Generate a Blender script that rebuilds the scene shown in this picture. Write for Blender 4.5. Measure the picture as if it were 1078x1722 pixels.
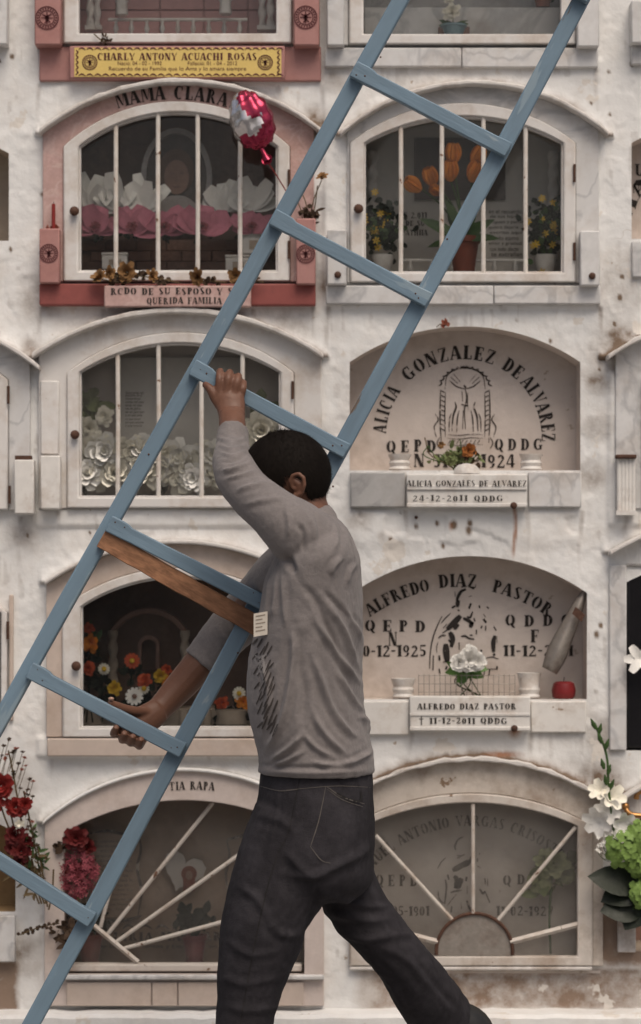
import bpy, bmesh, math, random
import numpy as np
from mathutils import Vector, Matrix
from mathutils.bvhtree import BVHTree
random.seed(7); RNG = np.random.default_rng(11)
for o in list(bpy.data.objects): bpy.data.objects.remove(o)
SC = bpy.context.scene; COL = SC.collection
# ---------------------------------------------------------------- camera
S = 0.00135            # metres per photo pixel on the wall plane
D = 6.0                # camera to wall
EYE = 1.31             # eye height
def W(px, py, y=0.0):
    f = (D + y) / D
    return Vector(((px - 539) * S * f, y, EYE + (1000 - py) * S * f))
cam = bpy.data.cameras.new('camera'); camo = bpy.data.objects.new('camera', cam); COL.objects.link(camo)
camo.location = (0, -D, EYE); camo.rotation_euler = (math.radians(90), 0, 0)
cam.sensor_fit = 'HORIZONTAL'; cam.sensor_width = 36; cam.lens = 36 * D / (1078 * S)
cam.shift_y = (1000 - 861) / 1078; cam.clip_end = 400; cam.clip_start = .05
cam.dof.use_dof = True; cam.dof.focus_distance = D - .85; cam.dof.aperture_fstop = 7.0
SC.camera = camo
# ---------------------------------------------------------------- sky, sun, exposure
SUN_EL, SUN_AZ = math.radians(57), math.radians(162)     # azimuth clockwise from +Y
wd = bpy.data.worlds.new('World'); SC.world = wd; wd.use_nodes = True
nt = wd.node_tree; nt.nodes.clear()
sky = nt.nodes.new('ShaderNodeTexSky'); sky.sky_type = 'NISHITA'; sky.sun_disc = False
sky.sun_elevation = SUN_EL; sky.sun_rotation = SUN_AZ; sky.air_density = 1.0; sky.dust_density = 7.0; sky.ozone_density = 1.0
bg = nt.nodes.new('ShaderNodeBackground'); bg.inputs[1].default_value = 0.1
wo = nt.nodes.new('ShaderNodeOutputWorld'); nt.links.new(sky.outputs[0], bg.inputs[0]); nt.links.new(bg.outputs[0], wo.inputs[0])
sl = bpy.data.lights.new('sun', 'SUN'); sl.energy = 1.65; sl.angle = math.radians(38); sl.color = (1, .905, .79)
so = bpy.data.objects.new('sun', sl); COL.objects.link(so)
sd = Vector((math.sin(SUN_AZ) * math.cos(SUN_EL), math.cos(SUN_AZ) * math.cos(SUN_EL), math.sin(SUN_EL)))
so.rotation_euler = (-sd).to_track_quat('-Z', 'Y').to_euler(); so.location = (0, -4, 8)
SC.view_settings.view_transform = 'Standard'; SC.view_settings.look = 'None'
SC.view_settings.exposure = -0.02; SC.view_settings.gamma = 1
SC.render.engine = 'CYCLES'; SC.render.resolution_x = 641; SC.render.resolution_y = 1024
SC.cycles.max_bounces = 4; SC.cycles.diffuse_bounces = 3; SC.cycles.glossy_bounces = 2; SC.cycles.transparent_max_bounces = 8
# ---------------------------------------------------------------- materials
MATS = {}
def mat(name, col, rough=.65, var=.18, vs=9, bump=.15, bs=55, dirt=None, metal=0, spec=.35, tint=None, attr=None, sub=0, sheen=0, stretch=None, veins=None, chips=None, cracks=None, rot=0):
    """procedural paint: colour variation on two scales, optional dirt (colour, amount, scale), fine relief"""
    if name in MATS: return MATS[name]
    m = bpy.data.materials.new(name); m.use_nodes = True; t = m.node_tree; N = t.nodes; L = t.links
    p = N['Principled BSDF']; p.inputs['Roughness'].default_value = rough; p.inputs['Metallic'].default_value = metal
    p.inputs['Specular IOR Level'].default_value = spec
    if sub: p.inputs['Subsurface Weight'].default_value = sub; p.inputs['Subsurface Radius'].default_value = (.012, .004, .002)
    if sheen: p.inputs['Sheen Weight'].default_value = sheen
    tc = N.new('ShaderNodeTexCoord'); co = tc.outputs['Object']
    if rot:
        m0 = N.new('ShaderNodeMapping'); m0.inputs['Rotation'].default_value = (0, rot, 0); L.new(co, m0.inputs[0]); co = m0.outputs[0]
    if stretch:
        mp = N.new('ShaderNodeMapping'); mp.inputs['Scale'].default_value = stretch; mp.inputs['Rotation'].default_value = (0, 0, 0)
        L.new(co, mp.inputs[0]); co = mp.outputs[0]
    def noise(sc, det=5, ro=.6):
        n = N.new('ShaderNodeTexNoise'); n.inputs['Scale'].default_value = sc; n.inputs['Detail'].default_value = det
        n.inputs['Roughness'].default_value = ro; L.new(co, n.inputs['Vector']); return n.outputs[0]
    def ramp(src, a, b):
        r = N.new('ShaderNodeMapRange'); r.inputs[1].default_value = a; r.inputs[2].default_value = b; L.new(src, r.inputs[0]); return r.outputs[0]
    def mix(fac, a, b, mode='MIX'):
        x = N.new('ShaderNodeMix'); x.data_type = 'RGBA'; x.blend_type = mode
        for i, s in ((0, fac), (6, a), (7, b)):
            if hasattr(s, 'links'): L.new(s, x.inputs[i])
            else: x.inputs[i].default_value = s if i == 0 else (*s[:3], 1)
        return x.outputs[2]
    c0 = tuple(max(0, v * (1 - var)) for v in col); c1 = tuple(min(1, v * (1 + var)) for v in (tint or col))
    c = mix(ramp(noise(vs, 4), .3, .7), c0, c1)
    c = mix(ramp(noise(vs * 7, 2), .35, .75), c, tuple(v * (1 - var * .8) for v in col))
    if veins:
        vn = N.new('ShaderNodeTexNoise'); vn.inputs['Scale'].default_value = veins[2]; vn.inputs['Detail'].default_value = 6
        vn.inputs['Distortion'].default_value = 1.6; L.new(co, vn.inputs['Vector'])
        ab = N.new('ShaderNodeMath'); ab.operation = 'SUBTRACT'; L.new(vn.outputs[0], ab.inputs[0]); ab.inputs[1].default_value = .5
        ac = N.new('ShaderNodeMath'); ac.operation = 'ABSOLUTE'; L.new(ab.outputs[0], ac.inputs[0])
        f = ramp(ac.outputs[0], .05, 0); mu = N.new('ShaderNodeMath'); mu.operation = 'MULTIPLY'; L.new(f, mu.inputs[0]); mu.inputs[1].default_value = veins[1]
        c = mix(mu.outputs[0], c, veins[0])
    if dirt:
        dc, am, ds = dirt
        d = N.new('ShaderNodeMath'); d.operation = 'MULTIPLY'; L.new(ramp(noise(ds, 5, .7), .48, .72), d.inputs[0]); d.inputs[1].default_value = am
        c = mix(d.outputs[0], c, dc)
    if attr:
        n38 = noise(38, 4, .7)
        for an, ac_ in attr:
            a = N.new('ShaderNodeAttribute'); a.attribute_name = an
            br = N.new('ShaderNodeMath'); br.operation = 'ADD'; L.new(a.outputs['Fac'], br.inputs[0])
            nn = N.new('ShaderNodeMath'); nn.operation = 'MULTIPLY_ADD'; L.new(n38, nn.inputs[0]); nn.inputs[1].default_value = 1.5; nn.inputs[2].default_value = -.75
            nm = N.new('ShaderNodeMath'); nm.operation = 'MULTIPLY'; L.new(nn.outputs[0], nm.inputs[0])
            gt = N.new('ShaderNodeMath'); gt.operation = 'MINIMUM'; L.new(a.outputs['Fac'], gt.inputs[0]); gt.inputs[1].default_value = .8
            L.new(gt.outputs[0], nm.inputs[1]); L.new(nm.outputs[0], br.inputs[1])
            c = mix(ramp(br.outputs[0], .08, .75), c, ac_)
    for cc_, th_, cs_ in (chips or []):
        c = mix(ramp(noise(cs_, 4, .62), th_, th_ + .025), c, cc_)
    if cracks:
        vo = N.new('ShaderNodeTexVoronoi'); vo.feature = 'DISTANCE_TO_EDGE'; vo.inputs['Scale'].default_value = cracks[1]
        wn = N.new('ShaderNodeTexNoise'); wn.inputs['Scale'].default_value = cracks[1] * 2.2; wn.inputs['Detail'].default_value = 3; L.new(co, wn.inputs['Vector'])
        vm = N.new('ShaderNodeVectorMath'); vm.operation = 'MULTIPLY_ADD'; L.new(wn.outputs['Color'], vm.inputs[0]); vm.inputs[1].default_value = (.22, .22, .22); L.new(co, vm.inputs[2]); L.new(vm.outputs[0], vo.inputs['Vector'])
        cm = N.new('ShaderNodeMath'); cm.operation = 'MULTIPLY'; L.new(ramp(vo.outputs['Distance'], .007, .001), cm.inputs[0]); L.new(ramp(noise(cracks[1] * .8, 2), .6, .72), cm.inputs[1])
        c = mix(cm.outputs[0], c, cracks[0])
    L.new(c, p.inputs['Base Color'])
    rr = N.new('ShaderNodeMapRange'); rr.inputs[3].default_value = max(.05, rough - .12); rr.inputs[4].default_value = min(1, rough + .12)
    L.new(noise(vs * 3, 2), rr.inputs[0]); L.new(rr.outputs[0], p.inputs['Roughness'])
    if bump:
        b = N.new('ShaderNodeBump'); b.inputs['Strength'].default_value = bump; b.inputs['Distance'].default_value = .004
        ad = N.new('ShaderNodeMath'); ad.operation = 'ADD'; L.new(noise(bs, 3, .65), ad.inputs[0]); L.new(noise(bs * .22, 2), ad.inputs[1])
        L.new(ad.outputs[0], b.inputs['Height']); L.new(b.outputs[0], p.inputs['Normal'])
    MATS[name] = m; return m
GRIME = (.2, .145, .1)
M_wall = mat('whitewash', (.74, .735, .72), .88, .07, 5, .4, 60, dirt=((.5, .43, .365), .42, 5), chips=[((.64, .6, .55), .63, 9), ((.4, .33, .27), .7, 26)], cracks=((.42, .35, .29), 4), attr=[('grime', (.17, .12, .085)), ('peel', (.25, .18, .135)), ('rust', (.3, .12, .05))])
M_shell = mat('niche_plaster', (.68, .64, .6), .85, .1, 5, .4, 45, dirt=((.3, .24, .19), .5, 7))
M_panel = mat('painted_panel', (.6, .53, .48), .75, .09, 4, .25, 60, dirt=((.38, .3, .24), .5, 7), chips=[((.4, .33, .27), .7, 22)])
M_marble = mat('white_marble', (.62, .61, .6), .42, .1, 6, .08, 30, dirt=((.38, .31, .25), .5, 7), veins=((.3, .3, .31), .55, 5))
M_marble_d = mat('grey_marble', (.42, .41, .4), .45, .14, 6, .08, 30, dirt=((.25, .2, .16), .5, 7), veins=((.2, .2, .2), .5, 5))
M_beige = mat('beige_marble', (.54, .45, .39), .5, .12, 7, .08, 30, dirt=((.32, .22, .15), .4, 9))
M_pink = mat('pink_terrazzo', (.5, .33, .3), .5, .18, 20, .1, 60, dirt=((.3, .17, .13), .5, 9), veins=((.62, .48, .44), .4, 9))
M_pinkp = mat('pink_paint', (.4, .205, .185), .6, .1, 8, .12, 60, dirt=((.24, .09, .07), .4, 8))
M_red = mat('oxblood_paint', (.27, .075, .065), .55, .15, 9, .15, 50, dirt=((.12, .04, .035), .5, 9))
M_frame = mat('white_enamel', (.66, .635, .61), .45, .07, 6, .06, 40, dirt=((.38, .28, .2), .55, 9), chips=[((.22, .12, .07), .72, 34)])
M_oldframe = mat('old_enamel', (.57, .52, .47), .55, .1, 6, .1, 40, dirt=((.26, .17, .11), .7, 9), chips=[((.16, .09, .05), .68, 30)])
M_bar = mat('bar_enamel', (.66, .62, .57), .45, .08, 10, .05, 40, dirt=((.36, .24, .15), .6, 14), chips=[((.18, .09, .05), .67, 40)])
M_oldbar = mat('old_bar_enamel', (.54, .49, .44), .55, .1, 10, .05, 40, dirt=((.28, .17, .1), .7, 14), chips=[((.14, .07, .04), .64, 40)])
M_rust = mat('rusty_iron', (.085, .04, .025), .75, .35, 40, .4, 120)
M_hood = mat('hood_plaster', (.62, .59, .56), .8, .1, 8, .4, 60, dirt=((.24, .17, .12), .75, 9))
M_black = mat('black_paint', (.028, .022, .019), .75, .3, 30, .1, 60, chips=[((.3, .26, .23), .66, 70)])
M_faded = mat('faded_black_paint', (.13, .105, .09), .7, .35, 30, .1, 60, chips=[((.36, .31, .27), .58, 60)])
M_maroon = mat('maroon_print', (.09, .018, .02), .6, .25, 30, 0)
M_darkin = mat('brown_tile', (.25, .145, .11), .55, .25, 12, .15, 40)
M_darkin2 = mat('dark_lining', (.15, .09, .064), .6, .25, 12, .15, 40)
M_pinktile = mat('pink_tile', (.5, .27, .25), .4, .12, 12, .08, 40)
M_yellow = mat('yellow_plate', (.68, .5, .16), .4, .06, 20, .03, 40)
M_white = mat('white_ceramic', (.68, .655, .62), .5, .07, 8, .1, 40, dirt=((.4, .31, .24), .6, 14), chips=[((.3, .22, .16), .69, 30)])
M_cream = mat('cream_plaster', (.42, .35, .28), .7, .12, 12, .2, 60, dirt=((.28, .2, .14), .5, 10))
LADROT = math.radians(-28.7)
M_blue, M_bluer = [mat(nm_, (.16, .235, .3), .55, .14, 7, .4, 45, dirt=((.1, .135, .165), .6, 9), chips=[((.215, .285, .335), .62, 16), ((.24, .3, .34), .66, 40), ((.13, .095, .07), .69, 30)], rot=LADROT, stretch=st_)
    for nm_, st_ in (('blue_rail_paint', (1, 1, .16)), ('blue_rung_paint', (.16, 1, 1)))]
M_wood = mat('raw_wood', (.31, .155, .085), .9, .5, 18, .6, 60, dirt=((.1, .045, .025), .85, 20), chips=[((.13, .16, .18), .68, 30)], rot=LADROT, stretch=(.3, 1, 1))
M_skin = mat('skin', (.15, .07, .043), .5, .12, 30, .12, 220, dirt=((.12, .052, .032), .5, 24))
M_hair = mat('hair', (.008, .0055, .004), .7, .2, 80, .1, 300, spec=.1)
M_shirt = mat('heather_jersey', (.2, .18, .174), .95, .14, 30, .35, 420, spec=.12, sheen=.12)
M_jean = mat('charcoal_denim', (.03, .0275, .031), .95, .3, 10, .35, 420, dirt=((.056, .052, .058), .65, 8), spec=.12)
M_stitch = mat('stitching', (.1, .088, .08), .9, .2, 60, 0)
M_seam = mat('dark_seam', (.016, .014, .014), .95, .2, 60, 0)
M_print = mat('shirt_ink', (.06, .05, .046), .9, .3, 60, 0)
M_shoe = mat('black_shoe', (.02, .019, .018), .45, .2, 20, .1, 80)
M_sole = mat('rubber_sole', (.25, .24, .22), .8, .15, 20, .1, 80)
M_paper = mat('paper', (.62, .56, .48), .8, .08, 30, .05, 80)
M_foil = mat('pink_foil', (.3, .025, .06), .16, .15, 18, .22, 30, metal=.75, spec=.6)
M_silver = mat('silver_foil', (.62, .58, .57), .16, .12, 18, .22, 30, metal=.8, spec=.6)
M_petw = mat('white_petal', (.86, .84, .79), .7, .1, 40, .1, 90)
M_petcream = mat('cream_petal', (.85, .81, .69), .7, .14, 40, .1, 90)
M_petp = mat('pink_petal', (.62, .22, .29), .7, .2, 40, .1, 90)
M_petdp = mat('raspberry_petal', (.3, .065, .085), .75, .35, 60, .1, 90)
M_peto = mat('orange_petal', (.78, .27, .03), .6, .2, 40, .1, 90)
M_petor = mat('vermilion_petal', (.55, .09, .03), .6, .25, 40, .1, 90)
M_pety = mat('yellow_petal', (.72, .46, .04), .6, .2, 40, .1, 90)
M_petr = mat('red_petal', (.23, .018, .015), .6, .2, 40, .1, 90)
M_petdr = mat('dark_red_petal', (.11, .008, .008), .7, .3, 40, .1, 90)
M_dry = mat('dried_petal', (.28, .15, .06), .85, .4, 50, .3, 120)
M_drydark = mat('dried_leaf', (.055, .032, .018), .85, .4, 50, .3, 120)
M_stem = mat('dry_stem', (.11, .075, .035), .8, .3, 40, .2, 90)
M_leaf = mat('green_leaf', (.05, .1, .025), .6, .35, 30, .2, 90)
M_leafl = mat('pale_leaf', (.2, .24, .1), .6, .3, 30, .2, 90)
M_leafd = mat('dark_leaf', (.012, .018, .008), .5, .3, 30, .2, 90)
M_lime = mat('lime_petal', (.19, .3, .07), .6, .25, 60, .1, 90)
M_terra = mat('terracotta', (.22, .06, .035), .7, .2, 20, .2, 60)
M_bluepot = mat('blue_glaze', (.2, .32, .36), .3, .12, 20, .05, 60)
M_redplastic = mat('red_wax', (.2, .02, .022), .38, .12, 20, .05, 60)
M_gold = mat('brass', (.5, .26, .1), .35, .2, 20, .1, 60, metal=.8)
M_tin = mat('weathered_tin', (.3, .27, .24), .5, .25, 12, .2, 60, metal=.35, dirt=((.12, .07, .05), .8, 9))
M_conc = mat('concrete_path', (.3, .29, .275), .9, .15, 1.2, .4, 25, dirt=((.16, .14, .12), .6, 2))
M_photo_dark = mat('portrait_backdrop', (.09, .065, .055), .35, .35, 10, 0)
M_photo_skin = mat('portrait_skin', (.3, .17, .12), .4, .15, 20, 0)
M_photo_white = mat('portrait_veil', (.4, .36, .34), .4, .2, 20, 0)
M_greyplaque = mat('grey_plaque', (.56, .53, .49), .4, .08, 10, .03, 40)
M_heart = mat('heart_print', (.55, .5, .46), .5, .1, 20, .05, 40)
M_blackglass = mat('black_granite', (.012, .011, .012), .12, .3, 30, .02, 60, spec=.5)
def glassmat(name='window_glass', dust=.05, gl=.06):
    if name in MATS: return MATS[name]
    m = bpy.data.materials.new(name); m.use_nodes = True; t = m.node_tree; N = t.nodes; L = t.links
    N.remove(N['Principled BSDF']); out = N['Material Output']
    tr = N.new('ShaderNodeBsdfTransparent'); tr.inputs[0].default_value = (.95, .95, .94, 1)
    g = N.new('ShaderNodeBsdfGlossy'); g.inputs['Roughness'].default_value = .04; g.inputs[0].default_value = (1, 1, 1, 1)
    df = N.new('ShaderNodeBsdfDiffuse'); df.inputs[0].default_value = (.55, .52, .48, 1)
    nz = N.new('ShaderNodeTexNoise'); nz.inputs['Scale'].default_value = 9; nz.inputs['Detail'].default_value = 7
    tc = N.new('ShaderNodeTexCoord'); L.new(tc.outputs['Object'], nz.inputs['Vector'])
    r = N.new('ShaderNodeMapRange'); r.inputs[1].default_value = .3; r.inputs[2].default_value = .8; r.inputs[3].default_value = dust * .5; r.inputs[4].default_value = dust * 1.8; L.new(nz.outputs[0], r.inputs[0])
    a = N.new('ShaderNodeMixShader'); b = N.new('ShaderNodeMixShader')
    fr = N.new('ShaderNodeFresnel'); fr.inputs[0].default_value = 1.3
    L.new(fr.outputs[0], a.inputs[0]); L.new(tr.outputs[0], a.inputs[1]); L.new(g.outputs[0], a.inputs[2])
    L.new(r.outputs[0], b.inputs[0]); L.new(a.outputs[0], b.inputs[1]); L.new(df.outputs[0], b.inputs[2]); L.new(b.outputs[0], out.inputs[0])
    MATS[name] = m; return m
# ---------------------------------------------------------------- mesh helpers
ORG = {}
class MB:
    def __init__(s): s.v = []; s.f = []
    def add(s, vs, fs):
        b = len(s.v); s.v += [tuple(v) for v in vs]; s.f += [tuple(b + i for i in f) for f in fs]; return s
    def hexa(s, p): return s.add(p, [(0, 3, 2, 1), (4, 5, 6, 7), (0, 1, 5, 4), (1, 2, 6, 5), (2, 3, 7, 6), (3, 0, 4, 7)])
    def box(s, x0, x1, y0, y1, z0, z1): return s.hexa([(x0, y0, z0), (x1, y0, z0), (x1, y1, z0), (x0, y1, z0), (x0, y0, z1), (x1, y0, z1), (x1, y1, z1), (x0, y1, z1)])
    def pbox(s, x0, y0, x1, y1, ya, yb):      # box from pixel rectangle measured at its front face, depth ya..yb
        a = W(x0, y1, ya); b = W(x1, y0, ya); return s.box(a.x, b.x, ya, yb, a.z, b.z)
    def prism(s, pts, ya, yb):                 # polygon in world xz, extruded in y
        n = len(pts); vs = [(p[0], ya, p[1]) for p in pts] + [(p[0], yb, p[1]) for p in pts]
        fs = [tuple(range(n)), tuple(range(2 * n - 1, n - 1, -1))] + [(i, i + n, (i + 1) % n + n, (i + 1) % n) for i in range(n)]
        return s.add(vs, fs)
    def ring(s, o, i, ya, yb, closed=True):
        n = len(o); vs = []
        for L_, y in ((o, ya), (i, ya), (o, yb), (i, yb)): vs += [(p[0], y, p[1]) for p in L_]
        fs = []
        for k in range(n if closed else n - 1):
            j = (k + 1) % n
            fs += [(k, j, n + j, n + k), (2 * n + k, 3 * n + k, 3 * n + j, 2 * n + j), (k, 2 * n + k, 2 * n + j, j), (n + k, n + j, 3 * n + j, 3 * n + k)]
        if not closed:
            for k in (0, n - 1): fs.append((k, n + k, 3 * n + k, 2 * n + k) if k == 0 else (k, 2 * n + k, 3 * n + k, n + k))
        return s.add(vs, fs)
    def tube(s, path, r, n=10, cap=True, flat=None):
        path = [Vector(p) for p in path]; k = len(path)
        if not hasattr(r, '__len__'): r = [r] * k
        vs = []; fs = []; prev = None
        for i, p in enumerate(path):
            t = (path[min(i + 1, k - 1)] - path[max(i - 1, 0)])
            t = t.normalized() if t.length > 1e-9 else Vector((0, 0, 1))
            if prev is None:
                a = Vector((0, 1, 0)) if abs(t.y) < .9 else Vector((1, 0, 0)); u = (a - t * a.dot(t)).normalized()
            else: u = (prev - t * prev.dot(t)).normalized()
            prev = u; w = t.cross(u)
            ru = r[i] * (flat if flat else 1)
            for q in range(n):
                an = 2 * math.pi * q / n; vs.append(p + u * (math.cos(an) * ru) + w * (math.sin(an) * r[i]))
        for i in range(k - 1):
            for q in range(n):
                a = i * n + q; b = i * n + (q + 1) % n; fs.append((a, b, b + n, a + n))
        if cap: fs += [tuple(range(n - 1, -1, -1)), tuple(range((k - 1) * n, k * n))]
        return s.add(vs, fs)
    def lathe(s, prof, c, n=20):               # profile (r, z) about vertical axis at c
        vs = []; fs = []; k = len(prof)
        for r, z in prof:
            for q in range(n):
                a = 2 * math.pi * q / n; vs.append((c[0] + r * math.cos(a), c[1] + r * math.sin(a), c[2] + z))
        for i in range(k - 1):
            for q in range(n):
                a = i * n + q; b = i * n + (q + 1) % n; fs.append((a, b, b + n, a + n))
        fs += [tuple(range(n - 1, -1, -1)), tuple(range((k - 1) * n, k * n))]
        return s.add(vs, fs)
    def ell(s, c, rx, ry, rz, nu=16, nv=10, rot=None):
        vs = []; fs = []; c = Vector(c)
        for i in range(nv + 1):
            th = math.pi * i / nv
            for q in range(nu):
                a = 2 * math.pi * q / nu; p = Vector((rx * math.sin(th) * math.cos(a), ry * math.sin(th) * math.sin(a), rz * math.cos(th)))
                if rot: p = rot @ p
                vs.append(c + p)
        for i in range(nv):
            for q in range(nu):
                a = i * nu + q; b = i * nu + (q + 1) % nu; fs.append((a, a + nu, b + nu, b))
        return s.add(vs, fs)
    def petal(s, base, d, nrm, L_, w, curl=.3, nu=4, nv=4, tip=.5, cup=.35):
        base = Vector(base); d = Vector(d).normalized(); nrm = Vector(nrm); nrm = (nrm - d * nrm.dot(d)).normalized(); sd_ = d.cross(nrm)
        vs = []; fs = []
        for i in range(nu + 1):
            t = i / nu; ww = w * (math.sin(math.pi * min(1, t * (1 - tip * .5) + .08)) ** .7)
            c = base + d * (L_ * t) + nrm * (curl * L_ * t * t)
            for j in range(nv + 1):
                q = j / nv * 2 - 1; vs.append(c + sd_ * (ww * q) + nrm * (cup * ww * q * q))
        for i in range(nu):
            for j in range(nv):
                a = i * (nv + 1) + j; fs.append((a, a + 1, a + nv + 2, a + nv + 1))
        return s.add(vs, fs)
    def build(s, name, m, parent=None, smooth=40, bev=0, segs=2, origin=None, solid=0):
        if parent is not None: org = ORG[parent.name]
        elif origin is not None: org = Vector(origin)
        else:
            a = np.array(s.v); org = Vector(((a[:, 0].min() + a[:, 0].max()) / 2, (a[:, 1].min() + a[:, 1].max()) / 2, a[:, 2].min()))
        me = bpy.data.meshes.new(name); me.from_pydata([(x - org.x, y - org.y, z - org.z) for x, y, z in s.v], [], s.f)
        bm = bmesh.new(); bm.from_mesh(me); bmesh.ops.recalc_face_normals(bm, faces=bm.faces); bm.to_mesh(me); bm.free()
        o = bpy.data.objects.new(name, me); COL.objects.link(o); o.parent = parent
        if parent is None: o.location = org
        ORG[o.name] = org
        me.materials.append(m)
        if smooth: me.shade_smooth(); me.set_sharp_from_angle(angle=math.radians(smooth))
        if solid: md = o.modifiers.new('thickness', 'SOLIDIFY'); md.thickness = solid; md.offset = 0
        if bev: md = o.modifiers.new('edge', 'BEVEL'); md.width = bev; md.segments = segs; md.limit_method = 'ANGLE'; md.angle_limit = math.radians(35); md.harden_normals = False
        return o
def thing(name, label, cat, loc, group=None):
    o = bpy.data.objects.new(name, None); COL.objects.link(o); o.location = loc; o.empty_display_size = .05
    ORG[o.name] = Vector(loc); tag(o, label, cat, group); return o
def tag(o, label, cat, group=None, kind=None):
    if label: o['label'] = label
    if cat: o['category'] = cat
    if group: o['group'] = group
    if kind: o['kind'] = kind
    return o
def arc(x0, x1, ys, yt, n=28, ys1=None):        # segmental arc in photo pixels, left to right
    c = (x1 - x0) / 2; h = ys - yt; r = (c * c + h * h) / (2 * h); cx = (x0 + x1) / 2; cy = yt + r
    a = math.asin(min(1, c / r)) if h <= c else math.pi - math.asin(c / r)
    return [(cx + r * math.sin(-a + 2 * a * i / n), cy - r * math.cos(-a + 2 * a * i / n)) for i in range(n + 1)]
def outline(x0, x1, ys, yt, yb, n=28): return [(x0, yb)] + arc(x0, x1, ys, yt, n) + [(x1, yb)]
def xz(pts, y=0): return [(W(p[0], p[1], y).x, W(p[0], p[1], y).z) for p in pts]
def cr(pts, n=6):                                # Catmull-Rom through tuples
    P = [np.array(p, float) for p in pts]; P = [2 * P[0] - P[1]] + P + [2 * P[-1] - P[-2]]; out = []
    for i in range(1, len(P) - 2):
        for k in range(n):
            t = k / n; a, b, c, d = P[i - 1:i + 3]
            out.append(.5 * (2 * b + (c - a) * t + (2 * a - 5 * b + 4 * c - d) * t * t + (3 * b - a - 3 * c + d) * t ** 3))
    out.append(P[-2]); return out
# ---------------------------------------------------------------- stencil lettering
TK = .28
def _R(a, b, c, d): return [(a, b), (c, b), (c, d), (a, d)]
def _V(x, w=TK, s=.07): return [_R(x, 0, x + w, 1), _R(x - s, 0, x + w + s, .06), _R(x - s, .94, x + w + s, 1)]
def _A(cx, cy, rx, ry, ix, iy, a0, a1, n=10):
    o = [];
    for k in range(n):
        t0 = math.radians(a0 + (a1 - a0) * k / n); t1 = math.radians(a0 + (a1 - a0) * (k + 1) / n)
        o.append([(cx + rx * math.cos(t0), cy + ry * math.sin(t0)), (cx + rx * math.cos(t1), cy + ry * math.sin(t1)), (cx + ix * math.cos(t1), cy + iy * math.sin(t1)), (cx + ix * math.cos(t0), cy + iy * math.sin(t0))])
    return o
_O = lambda w: _A(w / 2, .5, w / 2, .5, w / 2 - .26, .43, -78, 78) + _A(w / 2, .5, w / 2, .5, w / 2 - .26, .43, 102, 258)
_C = _A(.42, .5, .42, .5, .15, .42, 58, 302, 14) + [_R(.64, .66, .72, .98)]
_E = _V(.08) + [_R(.34, .93, .68, 1), _R(.34, .47, .54, .54), _R(.62, .74, .69, 1), _R(.5, .36, .56, .64)]
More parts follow.
